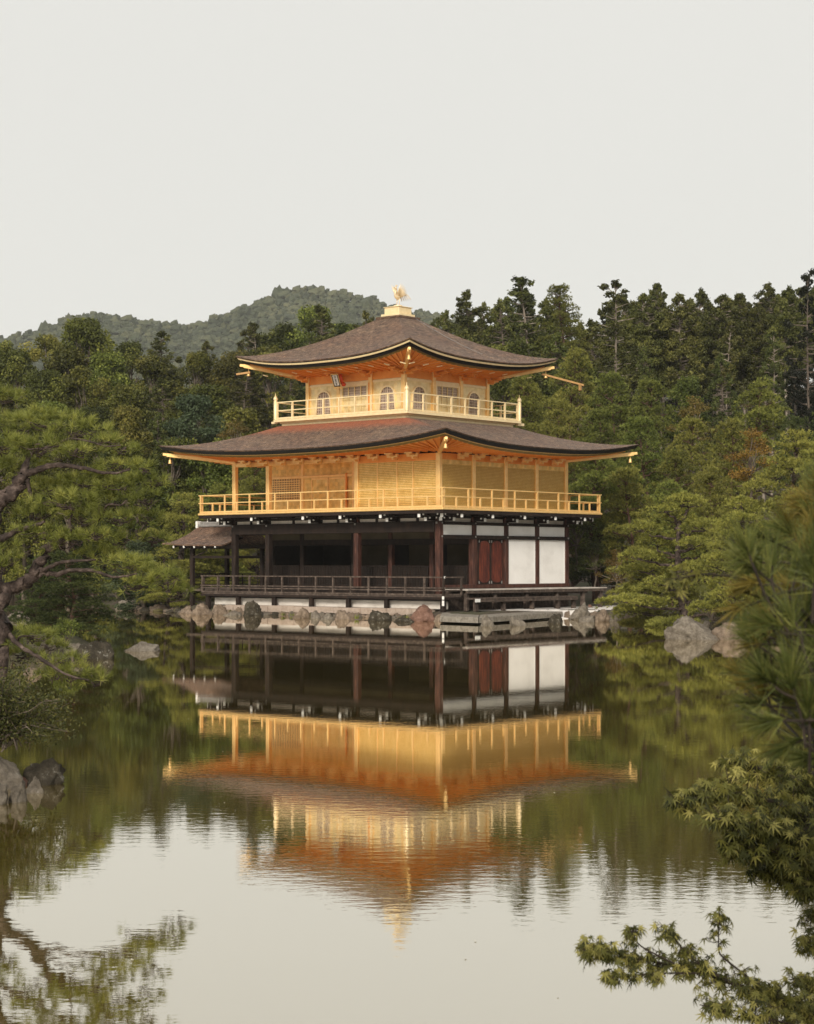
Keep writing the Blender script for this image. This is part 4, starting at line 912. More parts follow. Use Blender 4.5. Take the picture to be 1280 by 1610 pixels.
# ------------------------------------------------------------------ rocks and shore stones
def rockmat(name, a, b_, c, lich, lamt=.55):
    m, nt, b, o = nm(name)
    tc = N(nt, 'ShaderNodeTexCoord'); n1 = N(nt, 'ShaderNodeTexNoise', Scale=4.5, Detail=10, Roughness=.85); nt.links.new(tc.outputs['Object'], n1.inputs['Vector'])
    n2 = N(nt, 'ShaderNodeTexNoise', Scale=6, Detail=9, Roughness=.85); nt.links.new(tc.outputs['Object'], n2.inputs['Vector'])
    c1 = ramp(nt, n1.outputs['Fac'], [(.3, a), (.5, b_), (.7, c)])
    q = N(nt, 'ShaderNodeMapRange'); q.inputs['From Min'].default_value = lamt; q.inputs['From Max'].default_value = lamt + .06; nt.links.new(n2.outputs['Fac'], q.inputs['Value'])
    mx = N(nt, 'ShaderNodeMix', data_type='RGBA'); nt.links.new(q.outputs[0], mx.inputs[0]); nt.links.new(c1, mx.inputs[6]); mx.inputs[7].default_value = (*lich, 1)
    nt.links.new(mx.outputs[2], b.inputs['Base Color']); b.inputs['Roughness'].default_value = .9; b.inputs['Specular IOR Level'].default_value = .25
    bp = N(nt, 'ShaderNodeBump', Strength=1, Distance=.12); nt.links.new(n1.outputs['Fac'], bp.inputs['Height']); nt.links.new(bp.outputs[0], b.inputs['Normal'])
    return m
M['rock_pink'] = rockmat('pinkish_rock', (.055, .04, .027), (.24, .18, .13), (.46, .36, .275), (.52, .46, .38), .60)
M['rock_grey'] = rockmat('grey_rock', (.04, .033, .024), (.21, .178, .14), (.42, .37, .305), (.50, .47, .41), .60)
M['rock_dark'] = rockmat('dark_rock', (.014, .012, .007), (.055, .045, .030), (.16, .135, .10), (.44, .42, .36), .57)
M['rock_red'] = rockmat('reddish_rock', (.07, .035, .024), (.22, .12, .085), (.38, .24, .19), (.42, .35, .31), .66)
M['rock_moss'] = rockmat('mossy_rock', (.045, .045, .016), (.14, .12, .05), (.26, .21, .12), (.40, .38, .3), .62)
M['stone_block'] = rockmat('dressed_stone', (.30, .22, .17), (.46, .36, .29), (.60, .50, .42), (.66, .6, .54), .64)
M['stone_slab'] = rockmat('pale_slab', (.10, .085, .065), (.30, .265, .22), (.46, .42, .36), (.13, .11, .085), .54)
def rock(x, y, z, sx, sy, sz, mat, seed, label, group=None, cat='rock'):
    """one boulder: a displaced and chipped ball, its foot under the water or soil"""
    rs = np.random.default_rng(seed); V = IC4_V.copy()
    for _ in range(12):      # chip flat facets off it
        d = rs.normal(0, 1, 3); d /= np.linalg.norm(d); h = rs.uniform(.50, .86); pr = V @ d
        V = V - np.outer(np.clip(pr - h, 0, 9) * .9, d)
    off = rs.uniform(-50, 50, 3)
    nz = np.array([noise.fractal(Vector((v + off).tolist()) * 1.9, .7, 2.2, 5) for v in V])
    nz2 = np.array([noise.fractal(Vector((v * 3.6 + off).tolist()), .6, 2.3, 4) for v in V]); nz3 = np.array([1 - abs(noise.noise(Vector((v * 3.3 + off * 2).tolist()))) * 2 for v in V])
    V = V * (1 + .18 * nz + .13 * nz2 + .12 * nz3)[:, None] * 1.05
    V[:, :2] += (np.array([rs.normal(0, .22), rs.normal(0, .22)]))[None] * V[:, 2:3]; V[:, :2] *= (1.12 - .22 * np.clip(V[:, 2:3], -1, 1))
    V = V * np.array([sx, sy, sz]); rot = rs.uniform(0, 6.28); c, s_ = math.cos(rot) * .3 + .7, 0
    mb = MB(); mb.add(V, IC4_F); ob = mb.build('rock', M[mat], smooth=True); ob.location = (x, y, z); ob.rotation_euler = (rs.uniform(-.15, .15), rs.uniform(-.15, .15), rs.uniform(-.4, .4))
    tag(ob, label, cat, group); return ob
def prock(pxl, pxr, ptop, pwl, mat, seed, label, group=None, depth=1.0):
    """rock given by its left, right, top and waterline rows in the photo"""
    x0, Y = wl((pxl + pxr) / 2, pwl); w = (pxr - pxl) * Y / FPX; h = (pwl - ptop) * Y / FPX
    Y2 = Y + w * .25 * depth
    return rock(x0 * Y2 / Y, Y2, h * .04, w * .50, w * .38 * depth, h * .74, mat, seed, label, group)
rocks = [
 # left islet by the near pine
 (-34, 44, 1170, 1240, 'rock_grey', 'large grey lichened rock at the left edge, under the near pine'),
 (26, 90, 1180, 1234, 'rock_dark', 'flat-topped dark rock right of the large left-edge rock, its tip nearest the open water'),
 (45, 68, 1218, 1247, 'rock_grey', 'small white-grey rock at the foot of the dark flat-topped rock'),
 (10, 40, 1225, 1262, 'rock_grey', 'rounded grey rock left of the small white-grey rock, at the left edge'),
 (-22, 14, 1215, 1265, 'rock_grey', 'half-cut grey rock in the left edge of the photo'),
 (22, 48, 1219, 1236, 'rock_red', 'rust-brown mossy stone between two small grey rocks'),
 # second islet
 (120, 187, 992, 1036, 'rock_dark', 'dark grey boulder with a pale top, right end of the left islet'),
 (100, 132, 1000, 1034, 'rock_grey', 'pale upright rock close left of the dark islet boulder'),
 (20, 55, 952, 986, 'rock_grey', 'tall pale rock standing behind the pine trunk'),
 (5, 28, 960, 990, 'rock_grey', 'narrow grey rock left of the tall pale rock'),
 (38, 62, 1045, 1062, 'rock_pink', 'low pinkish rock at the water behind the drooping pine branch'),
 (72, 108, 1020, 1040, 'rock_dark', 'low dark stone behind the drooping pine branch'),
 (198, 246, 1006, 1024, 'rock_grey', 'small lone grey rock standing in the open pond'),
 # far left bank
 (186, 218, 932, 958, 'rock_grey', 'upright grey rock at the left end of the far bank'),
 (214, 240, 938, 959, 'rock_dark', 'dark rock right of the upright rock on the far bank'),
 (238, 268, 948, 961, 'rock_pink', 'low flat stone on the far bank below the bushy pine'),
 (264, 292, 950, 963, 'rock_dark', 'low dark stone between the flat stone and the fishing porch'),
 (284, 306, 950, 965, 'rock_pink', 'low stone at the foot of the fishing porch post'),
 # along the foot of the veranda
 (303, 333, 944, 967, 'rock_pink', 'craggy brown rock under the left corner of the veranda'),
 (331, 356, 942, 966, 'rock_pink', 'upright squarish pink rock under the left part of the veranda'),
 (352, 368, 952, 960, 'rock_red', 'small red stone in the wall next to the squarish pink rock'),
 (366, 382, 950, 966, 'rock_pink', 'small stone left of the dark leaning rock'),
 (378, 407, 941, 968, 'rock_dark', 'dark leaning ribbed rock under the veranda'),
 (352, 380, 959, 968, 'rock_grey', 'low grey stone at the waterline left of the dark leaning rock'),
 (462, 488, 952, 972, 'rock_pink', 'pink-brown rock before the stone wall, right of the first wall panel'),
 (486, 506, 958, 972, 'rock_grey', 'small grey rock between two larger pink-brown wall rocks'),
 (522, 553, 949, 974, 'rock_pink', 'broad brown rock with a red edge before the middle of the wall'),
 (506, 524, 962, 974, 'rock_grey', 'low grey stone left of the broad brown rock'),
 (584, 611, 948, 976, 'rock_dark', 'tall dark rounded rock before the wall'),
 (625, 648, 968, 978, 'rock_dark', 'low dark stone between the tall dark rock and the red-brown mound'),
 (648, 684, 950, 977, 'rock_red', 'red-brown mound of rock near the front corner of the pavilion'),
 (680, 700, 958, 977, 'rock_pink', 'pinkish stone touching the left end of the landing slab'),
 # before the landing
 (754, 778, 964, 984, 'rock_grey', 'pale rounded stone in the water before the landing'),
 (801, 827, 962, 984, 'rock_grey', 'squarish pale stone in the water before the middle of the landing'),
 (858, 886, 960, 980, 'rock_dark', 'brown stone in the water before the right end of the landing'),
 (894, 926, 943, 974, 'rock_grey', 'tall greenish-grey rock right of the landing'),
 (924, 940, 948, 966, 'rock_red', 'round reddish stone behind the shore rocks right of the landing'),
 (912, 934, 962, 978, 'rock_grey', 'pale stone at the foot of the tall greenish-grey rock'),
 (932, 956, 952, 977, 'rock_pink', 'brown-grey rock in the middle of the right shore group'),
 (952, 976, 950, 976, 'rock_grey', 'whitish craggy rock in the right shore group'),
 (974, 994, 952, 972, 'rock_grey', 'pale rock at the right end of the shore group, by the pine foliage'),
 (990, 1012, 958, 976, 'rock_moss', 'mossy stone below the spreading garden pine'),
 (1010, 1040, 962, 977, 'rock_moss', 'low mossy stone on the right bank left of the big boulder'),
 (1038, 1062, 965, 979, 'rock_dark', 'dark low stone just left of the big boulder'),
 (1058, 1132, 963, 1006, 'rock_grey', 'big grey-brown boulder in the water on the right'),
 (1122, 1182, 972, 1006, 'rock_pink', 'wide brown boulder right of the big one, behind the blurred pine'),
 (1180, 1240, 980, 1014, 'rock_pink', 'boulder on the right bank behind the blurred pine needles'),
]
for i, (a, b_, c, d, mt, lb) in enumerate(rocks): prock(a, b_, c, d, mt, 100 + i, lb, 'rocks along the shore')
# small stones packed between them along the waterline
rq = np.random.default_rng(77); bmx = bmesh.new(); bmesh.ops.create_icosphere(bmx, subdivisions=3, radius=1); I3V = np.array([v.co[:] for v in bmx.verts]); I3F = np.array([[v.index for v in f.verts] for f in bmx.faces]); bmx.free()
SM = []
for k in range(6):
    o3 = rq.uniform(-50, 50, 3); q3 = np.array([noise.fractal(Vector((v + o3).tolist()) * 1.8, .8, 2.1, 4) for v in I3V]); m3 = MB(); m3.add(I3V * (1 + .34 * q3)[:, None], I3F)
    SM.append(m3.mesh('small_stone', M[('rock_pink', 'rock_grey', 'rock_dark', 'rock_moss', 'rock_pink', 'rock_grey')[k]], True))
def smallstone(x, y, z, w, h, lab, grp):
    o = bpy.data.objects.new('small_stone', SM[rq.integers(0, 6)]); COL.objects.link(o); o.location = (x, y, z); o.rotation_euler = (0, 0, rq.uniform(0, 6.28)); o.scale = (w, w * rq.uniform(.6, .9), h); tag(o, lab, 'stone', grp)
for k in range(64):
    s = rq.uniform(-.1, 12.8); x, y, _ = W(-1.2 - rq.uniform(0, .16), s); smallstone(x, y, .03, rq.uniform(.09, .22), rq.uniform(.07, .17), 'small stone in the waterline at the foot of the veranda wall', 'small stones at the foot of the veranda wall')
for pa, pb, n_ in (((186, 957.5), (300, 964.5), 26),):
    for k in range(n_):
        t = rq.uniform(); x, y = wl(pa[0] + (pb[0] - pa[0]) * t, pa[1] + (pb[1] - pa[1]) * t + rq.uniform(-.6, .3)); smallstone(x, y, .03, rq.uniform(.12, .34), rq.uniform(.08, .2), 'small stone in the waterline of the far left bank', 'small stones along the far left bank')
for k in range(34):
    t = rq.uniform(); x, y = wl(884 + 180 * t, 972 + 6 * t + rq.uniform(-3, .5)); smallstone(x, y, .06, rq.uniform(.12, .32), rq.uniform(.1, .26), 'small stone packed into the bank right of the landing', 'small stones in the bank right of the landing')
for k in range(22):
    t = rq.uniform(); x, y = wl(1062 + 190 * t, 982 + 24 * t + rq.uniform(-4, 1)); smallstone(x, y, .06, rq.uniform(.12, .34), rq.uniform(.1, .25), 'small stone at the waterline behind the big boulders on the right', 'small stones behind the right-hand boulders')
# retaining wall of dressed stone under the veranda
rw = tag(empty('retaining_wall', (X0, Y0, 0), PR), 'low wall of pale pink dressed stone blocks along the pond under the veranda', 'wall')
rs = np.random.default_rng(5); s = -.2
while s < 11.0:
    L = rs.uniform(1.0, 2.3); mb = MB(); mb.box(-1.10 + rs.uniform(-.02, .02), -.55, s + .012, min(s + L, 11.2) - .012, .13, .40 + rs.uniform(-.02, .01)); o_ = mb.build('stone_block', M['stone_block'], rw); bevel(o_, .02, 2); s += L
mb = MB(); mb.box(-.55, 0, -.2, 12.5, -.4, .34); mb.build('fill', M['stone_block'], rw)
s = -.3
ks = MB()
V0 = ICO_V
while s < 12.4:
    L = rs.uniform(.16, .34); V = V0 * (1 + rs.normal(0, .08, (len(V0), 1))) * np.array([.12, L * .52, .09]) + np.array([-1.12, s + L / 2, .04]); ks.add(V, ICO_F); s += L
ks.build('footing_stones', M['rock_pink'], rw)
# landing slabs
ld = tag(empty('landing', (0, 0, 0)), 'pale stone landing slab with dark mossy front edge at the front corner of the pavilion', 'stone landing')
def slab(name, pts, z0, z1, mat):
    P = [Vector((x, y, 0)) for x, y in pts]; n = len(P); mb = MB()
    mb.add([(p.x, p.y, z0) for p in P] + [(p.x, p.y, z1) for p in P], [tuple(range(n, 2 * n))]); mb.f.append(np.array([[i, (i + 1) % n, n + (i + 1) % n, n + i] for i in range(n)]))
    o = mb.build(name, M[mat], ld); bevel(o, .03, 2); return o
slab('slab', [wp(692, 969, .26), wp(752, 971, .26), wp(757, 958, .26), wp(700, 953, .26)], .06, .27, 'stone_slab')
slab('slab', [wp(753, 971, .26), wp(885, 962, .26), wp(880, 952, .26), wp(758, 958, .26)], .06, .265, 'stone_slab')
slab('upper_slab', [wp(690, 957, .30), wp(890, 948, .30), wp(885, 943, .30), wp(700, 950, .30)], .1, .31, 'stone_block')
slab('footing', [wl(697, 976), wl(750, 979), wl(880, 970), wl(884, 964), wl(700, 968)], -.6, .055, 'rock_dark')
# ledge in the water
# grass tufts at the foot of the wall
def grass(pts, name, lab):
    mb = MB()
    for (x, y, z, h) in pts:
        for _ in range(26):
            a = random.uniform(0, 6.28); r = random.uniform(0, .12); l = random.uniform(.5, 1) * h; dx, dy = math.cos(a), math.sin(a); w = .012
            b0 = np.array([x + dx * r, y + dy * r, z]); tip = b0 + np.array([dx * l * .5, dy * l * .5, l])
            sd = np.array([-dy, dx, 0]) * w
            mb.add([b0 - sd, b0 + sd, tip], [(0, 1, 2)], random.random())
    o = mb.build(name, M['needle_near']); tag(o, lab, 'grass', kind='stuff')
gp = []
for pxx, pyy in ((446, 968), (330, 962), (347, 964), (368, 965), (560, 973), (640, 973), (890, 966), (900, 967), (980, 971), (1000, 972), (460, 968), (775, 977), (740, 976)):
    x, y = wl(pxx, pyy + 1); gp.append((x, y, .03, random.uniform(.16, .3)))
grass(gp, 'bank_grass', 'tufts of green grass growing at the waterline of the stone wall')
# drifting specks on the water
M['petal'] = noisy('floating_leaf', [(.5, .45, .3), (.7, .65, .5)], 5, bump=0)
mb = MB()
for _ in range(26):
    x, y = wl(random.uniform(80, 1100), random.uniform(1060, 1600)); a = random.uniform(0, 3); r = random.uniform(.005, .012)
    mb.add([(x + r * math.cos(a + k), y + r * 1.4 * math.sin(a + k), .004 + .003 * (int(k) % 2)) for k in (0, 1.4, 3, 4.6)], [(0, 1, 2, 3)])
tag(mb.build('floating_leaves', M['petal']), 'tiny fallen leaves drifting on the pond', 'leaves', kind='stuff')
# ------------------------------------------------------------------ vegetation builders
def unit(v): return v / np.maximum(np.linalg.norm(v, axis=-1, keepdims=True), 1e-9)
def tufts(mb, C, A, L, nb, w, rng, spread=.9, var=None, vj=.35):
    """needle tufts: nb thin blades fan out of every centre C about the axis A"""
    n = len(C); L = np.broadcast_to(L, (n,))
    D = unit(A[:, None] + spread * rng.normal(0, .75, (n, nb, 3)))
    l = L[:, None] * rng.uniform(.7, 1.1, (n, nb))
    S_ = unit(np.cross(D, rng.normal(0, 1, (n, nb, 3)))) * (w / 2)
    b0 = C[:, None] + D * l[..., None] * .04
    V = np.stack([b0 - S_, b0 + S_, C[:, None] + D * l[..., None]], 2)
    tv = rng.uniform(0, 1, n) if var is None else var
    vv = np.clip(tv[:, None] * (1 - vj) + rng.uniform(0, vj, (n, nb)), 0, 1)
    mb.add(V.reshape(-1, 3), np.arange(n * nb * 3).reshape(-1, 3), np.repeat(vv.reshape(-1), 3))
def leaves(mb, C, size, rng, up=.5, var=None, out=None, aspect=.6):
    n = len(C); Nn = rng.normal(0, 1, (n, 3)); Nn[:, 2] += up * 1.5
    if out is not None: Nn += out * .9
    Nn = unit(Nn); U = unit(np.cross(Nn, rng.normal(0, 1, (n, 3)))); Vv = np.cross(Nn, U)
    sz = size * rng.uniform(.6, 1.25, (n, 1))
    a, b = U * sz * .5, Vv * sz * .5 * aspect
    P = np.stack([C - a, C + b, C + a, C - b], 1)
    var = rng.uniform(0, 1, n) if var is None else var
    mb.add(P.reshape(-1, 3), np.arange(n * 4).reshape(-1, 4), np.repeat(var, 4))
def clump(mb, c, r, n, size, rng, up=.5, base=None):
    d = unit(rng.normal(0, 1, (n, 3))); rad = rng.uniform(.45, 1.05, (n, 1)) ** .7
    P = c + d * rad * np.array(r) + rng.normal(0, .05, (n, 3))
    bv = rng.uniform(.1, .9) if base is None else base
    leaves(mb, P, size, rng, up, np.clip(bv * .55 + rng.uniform(0, .45, n), 0, 1), out=d)
def wob(p, q, n, amp, rng, sag=0):
    t = np.linspace(0, 1, n)[:, None]; P = np.array(p) * (1 - t) + np.array(q) * t
    P[1:-1] += rng.normal(0, amp, (n - 2, 3)); P[:, 2] += (sag * np.sin(t * PI))[:, 0]; return P
def gen_cypress(seed, H=15, R_=2.0, bare=.38, dens=1.0, flat=.55, ncl=78, lsz=.19):
    rng = np.random.default_rng(seed); tr = MB(); cr = MB()
    ax = lambda z: np.array([.25 * math.sin(z * .35 + seed), .2 * math.sin(z * .27 + seed * 2), z])
    tr.tube([ax(0) - [0, 0, H * 1.4]] + [ax(z) for z in np.linspace(-1.5, H * .98, 14)], np.concatenate([[.22], np.linspace(.2, .02, 14)]), 8)
    ncl = int(ncl * 1.9)
    for i in range(int(ncl * dens)):
        t = (i + rng.uniform(0, 1)) / (ncl * dens); z = H * (bare + (1 - bare) * t * .99)
        prof = (math.sin(min(1, .25 + t * 1.1) * PI) ** .6 if t < .6 else ((1 - t) / .4) ** .65 * .88 + .10) if t < .96 else .05
        r = R_ * max(.12, prof) * rng.uniform(.35, 1.1); a = rng.uniform(0, 2 * PI)
        c0 = ax(z); c = c0 + np.array([math.cos(a) * r, math.sin(a) * r, -.12 * r + rng.normal(0, .1)])
        tr.tube(wob(c0 - [0, 0, .3], c, 4, .04, rng), [.045, .03, .02, .01], 4, caps=False)
        k = rng.uniform(.28, .66) * (1 if t < .6 else 1.4 - t)
        clump(cr, c, (k, k, k * flat), int(150 * k / .5), lsz, rng)
    for i in range(12):    # dead snags on the bare stem
        z = H * rng.uniform(.12, bare + .1); a = rng.uniform(0, 6.28); L = rng.uniform(.3, 1.3); c0 = ax(z)
        tr.tube(wob(c0, c0 + [math.cos(a) * L, math.sin(a) * L, rng.uniform(-.3, .3)], 4, .04, rng), [.03, .02, .015, .008], 4, caps=False)
    return tr, cr
def gen_broad(seed, H=11, R_=2.6, low=.22, ncl=64, lsz=.23, nl=230):
    rng = np.random.default_rng(seed); tr = MB(); cr = MB()
    tr.tube(np.concatenate([[[0, 0, -H * 1.4]], wob((0, 0, -1.5), (rng.normal(0, .3), rng.normal(0, .3), H * .85), 9, .08, rng)]), np.concatenate([[.26], np.linspace(.24, .05, 9)]), 8)
    for i in range(ncl):
        d = unit(rng.normal(0, 1, 3)); 
        t = rng.uniform(0, 1); z = H * (low + (1 - low) * t) ; pr = math.sin(min(.97, .12 + t * .88) * PI) ** .55
        a = rng.uniform(0, 6.28); r = R_ * pr * rng.uniform(.45, 1.05)
        c = np.array([math.cos(a) * r, math.sin(a) * r, min(z, H - .5)])
        if rng.uniform() < .6: tr.tube(wob((0, 0, z * .6 + H * .1), c, 5, .1, rng), [.08, .06, .04, .03, .015], 5, caps=False)
        k = rng.uniform(.55, .95); clump(cr, c, (k, k, k * .7), int(nl * k / .7), lsz, rng, .6)
    return tr, cr
def pad(cr, tr, c, rx, ry, rz, rng, sp=.13, L=.16, nb=9, w=.03, root=None, spread=.9, both=.25, twigs=6, lr=.04):
    area = PI * rx * ry; n = int(area / sp ** 2)
    r = np.sqrt(rng.uniform(0, 1, n)); a = rng.uniform(0, 2 * PI, n)
    edge = 1 + .22 * np.sin(a * 3 + rng.uniform(0, 6)) + .12 * np.sin(a * 7 + rng.uniform(0, 6))
    X = r * np.cos(a) * rx * edge; Y = r * np.sin(a) * ry * edge
    lump = rz * .5 * np.sin(X * 5.1 / max(rx, .5) + rng.uniform(0, 6)) * np.cos(Y * 4.3 / max(ry, .5) + rng.uniform(0, 6))
    Z = rz * np.sqrt(np.clip(1 - r ** 2, 0, 1)) + lump * .6 + rng.normal(0, rz * .10, n)
    under = rng.uniform(0, 1, n) < both; Z[under] -= rz * rng.uniform(.3, .9, under.sum())
    C = np.stack([X, Y, Z], 1) + np.array(c)
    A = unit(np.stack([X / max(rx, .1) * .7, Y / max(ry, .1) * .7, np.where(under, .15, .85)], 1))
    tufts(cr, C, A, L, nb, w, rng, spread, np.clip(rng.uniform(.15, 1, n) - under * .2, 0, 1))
    if root is not None:
        tip = np.array(c) + [0, 0, -rz * .1]
        tr.tube(wob(root, tip, 6, lr * 1.2, rng, -.02), np.linspace(lr * 1.4, lr * .5, 6), 6, caps=False)
        for _ in range(twigs):
            a = rng.uniform(0, 6.28); k = rng.uniform(.4, .85)
            tr.tube(wob(tip, tip + [math.cos(a) * rx * k, math.sin(a) * ry * k, rz * .35], 4, .03, rng), [lr * .5, lr * .35, lr * .25, lr * .12], 4, caps=False)
def gen_pine(seed, H=9, R_=2.6, npad=16, low=.35, sp=.15, L=.22, nb=10, w=.05, prx=1.30, prz=.62, lean=.0, top=True):
    rng = np.random.default_rng(seed); tr = MB(); cr = MB()
    ax = lambda z: np.array([lean * z + .25 * math.sin(z * .6 + seed), .25 * math.cos(z * .5 + seed), z])
    tr.tube([ax(0) - [0, 0, H * 1.4]] + [ax(z) for z in np.linspace(-1.2, H * .95, 12)], np.concatenate([[.2], np.linspace(.19, .04, 12)]), 8)
    ga = rng.uniform(0, 6.28)
    for i in range(npad):
        t = i / (npad - 1); z = H * (low + (1 - low) * t) - .2; ga += 2.4 + rng.normal(0, .3)
        r = R_ * (1 - t) ** .55 * rng.uniform(.55, 1.0); 
        if i == npad - 1: r = 0
        k = prx * (1.1 - .45 * t) * rng.uniform(.8, 1.2)
        c = ax(z) + np.array([math.cos(ga) * r, math.sin(ga) * r, rng.normal(0, .12)])
        pad(cr, tr, c, k, k * rng.uniform(.75, 1.1), prz * rng.uniform(.8, 1.2), rng, sp, L, nb, w, ax(max(.5, z - .35)), lr=.05)
    return tr, cr
def gen_shrub(seed, H=1.2, R_=1.0, ncl=16, lsz=.10, nl=140):
    rng = np.random.default_rng(seed); tr = MB(); cr = MB()
    for i in range(ncl):
        a = rng.uniform(0, 6.28); t = rng.uniform(.25, 1); r = R_ * math.sqrt(max(0, 1 - t ** 2 * .9)) * rng.uniform(.3, 1); k = rng.uniform(.22, .40) * R_
        c = np.array([math.cos(a) * r, math.sin(a) * r, t * H - k * .4]); clump(cr, c, (k, k, k * .7), nl, lsz, rng, .6)
        tr.tube(wob((0, 0, -.2), c, 5, .04, rng), [.03, .025, .02, .012, .006], 4, caps=False)
    return tr, cr
def gen_small_tree(seed, H=3.2, R_=1.3, ncl=22, lsz=.11, nl=150):
    rng = np.random.default_rng(seed); tr = MB(); cr = MB()
    tr.tube(wob((0, 0, -.4), (.1, 0, H * .5), 6, .05, rng), np.linspace(.07, .045, 6), 6)
    for i in range(ncl):
        a = rng.uniform(0, 6.28); t = rng.uniform(.3, 1); r = R_ * math.sin(min(1, .2 + t * .8) * PI) ** .5 * rng.uniform(.3, 1.0)
        c = np.array([math.cos(a) * r, math.sin(a) * r, t * H]); k = rng.uniform(.3, .5) * min(1, R_)
        clump(cr, c, (k, k, k * .4), nl, lsz, rng, .8); tr.tube(wob((.1, 0, H * .35), c, 5, .05, rng), [.035, .03, .02, .014, .006], 4, caps=False)
    return tr, cr
PROTO = {}
def proto(key, gen, PH, PW, bark, leaf, **kw):
    tr, cr = gen(**kw); PROTO[key] = (tr.mesh('trunk', M[bark]), cr.mesh("crown", M[leaf]), PH, PW)
for i in range(4): proto(f'cyp{i}', gen_cypress, 15, 4.4, 'bark_pale', 'leaf_cypress', seed=11 + i, bare=(.60, .64, .56, .66)[i], R_=(2.0, 1.8, 2.2, 1.9)[i], ncl=(84, 72, 90, 76)[i])
for i in range(3): proto(f'cyf{i}', gen_cypress, 15, 4.8, 'bark', 'leaf_cypress', seed=31 + i, bare=.12, R_=2.2, ncl=100)
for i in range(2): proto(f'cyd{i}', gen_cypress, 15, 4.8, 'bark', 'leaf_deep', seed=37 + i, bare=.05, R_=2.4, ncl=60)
proto('thin', gen_cypress, 15, 3.8, 'bark_pale', 'leaf_cypress', seed=77, bare=.42, R_=1.9, ncl=34)
for i in range(5): proto(f'brd{i}', gen_broad, 11, 5.4, 'bark', 'leaf_forest', seed=51 + i, low=(.2, .25, .15, .2, .3)[i], ncl=(64, 58, 70, 60, 52)[i])
proto('blue', gen_broad, 11, 5.4, 'bark', 'leaf_blue', seed=66, low=.1, ncl=70)
for i in range(4): proto(f'pin{i}', gen_pine, 9, 6.2, 'bark_red', 'needle_pine', seed=71 + i, npad=(24, 22, 26, 23)[i], low=(.12, .2, .1, .25)[i])
proto('pdk', gen_pine, 9, 6.2, 'bark_red', 'needle_dark', seed=81, npad=28, low=.05)
proto('pdk1', gen_pine, 9, 6.2, 'bark_red', 'needle_dark', seed=82, npad=26, low=.05)
proto('gar0', gen_pine, 5, 4.6, 'bark_pine', 'needle_garden', seed=91, H=5, R_=2.4, npad=24, low=.08, sp=.085, L=.13, nb=10, w=.026, prx=.9, prz=.30)
proto('gar1', gen_pine, 5, 4.6, 'bark_pine', 'needle_garden', seed=95, H=5, R_=2.4, npad=23, low=.08, sp=.085, L=.13, nb=10, w=.026, prx=.95, prz=.30)
proto('smt0', gen_small_tree, 3.2, 2.8, 'bark', 'leaf_shrub', seed=21)
proto('smt1', gen_small_tree, 3.2, 2.8, 'bark_pale', 'leaf_rust', seed=22)
proto('aut', gen_small_tree, 3.2, 2.8, 'bark', 'leaf_autumn', seed=23)
proto('shr0', gen_shrub, 1.2, 2.1, 'bark', 'leaf_shrub', seed=25)
proto('shr1', gen_shrub, 1.2, 2.1, 'bark', 'leaf_forest', seed=26)
KIND = {'cyd': ('cypress_tree', 'cypress'), 'cyp': ('cypress_tree', 'cypress'), 'cyf': ('cypress_tree', 'cypress'), 'thi': ('cypress_tree', 'cypress'), 'brd': ('broadleaf_tree', 'tree'), 'blu': ('broadleaf_tree', 'tree'),
        'pin': ('pine_tree', 'pine tree'), 'pdk': ('pine_tree', 'pine tree'), 'gar': ('garden_pine', 'pine tree'), 'smt': ('small_tree', 'tree'), 'aut': ('maple_tree', 'maple'), 'shr': ('shrub', 'shrub')}
PLANTED = []
def plant(key, px, ptop, Y, desc=None, width=None, label=None, group=None, zb=None, rz=None, name=None):
    """a tree whose top shows at (px, ptop) and which stands Y metres off"""
    tm, cm, H, W_ = PROTO[key]; x, _, top = at(px, ptop, Y); z = hz(x, Y) if zb is None else zb
    sc = max(.15, (top - z) / H); sw = sc if width is None else (width * Y / FPX) / W_
    nme, cat = KIND[key[:3]]
    r = empty(name or nme, (x, Y, z), random.uniform(0, 6.28) if rz is None else rz); st = {'cyp': 1.6, 'cyf': 1.5, 'cyd': 1.7, 'thi': 1.6, 'brd': 1.25}.get(key[:3], 1.0)
    sz = min(sc, sw * st); sh = ((top - z) - H * sz) / sz; r.scale = (sw, sw, sz)
    for m_, n_ in ((tm, 'trunk'), (cm, 'crown')):
        o = bpy.data.objects.new(n_, m_); COL.objects.link(o); o.parent = r; o.location = (0, 0, sh)
    tag(r, label, cat, group); PLANTED.append((r, px, ptop, Y, desc)); return r
# ------------------------------------------------------------------ the woods
rs = random.Random(3)
def skyline(px, tab): return float(np.interp(px, [t[0] for t in tab], [t[1] for t in tab]))
LT = [(-200, 520), (0, 530), (60, 520), (130, 502), (165, 515), (190, 522), (230, 532), (285, 518), (330, 540), (400, 505), (440, 515), (500, 478), (545, 500), (600, 500), (660, 500)]
# left wood, five rows coming down the slope
for row, (Y, dy, step) in enumerate(((166, 0, 62), (148, 30, 66), (131, 72, 72), (115, 118, 78), (103, 165, 84))):
    px = -230 + rs.uniform(0, 30)
    while px < (640 if row < 2 else 470):
        py = skyline(px, LT) + dy + rs.uniform(-12, 12)
        k = rs.random()
        key = f'brd{rs.randrange(5)}' if k < .72 else f'cyf{rs.randrange(3)}'
        w = rs.uniform(80, 120) * (1.1 if row > 1 else 1)
        if key[0] == 'c': w *= .75
        plant(key, px, py, Y, desc=('left', row), width=w)
        px += step * rs.uniform(.75, 1.2)
plant('brd2', 135, 500, 150, width=120, label='tallest broad-crowned tree of the left woods, rising in front of the left hill')
plant('thin', 402, 505, 152, width=70, label='loose-crowned tree on the left skyline below the saddle of the hills')
plant('cyf1', 502, 478, 150, width=95, label='wide airy conifer rising left of the top roof, before the big hill')
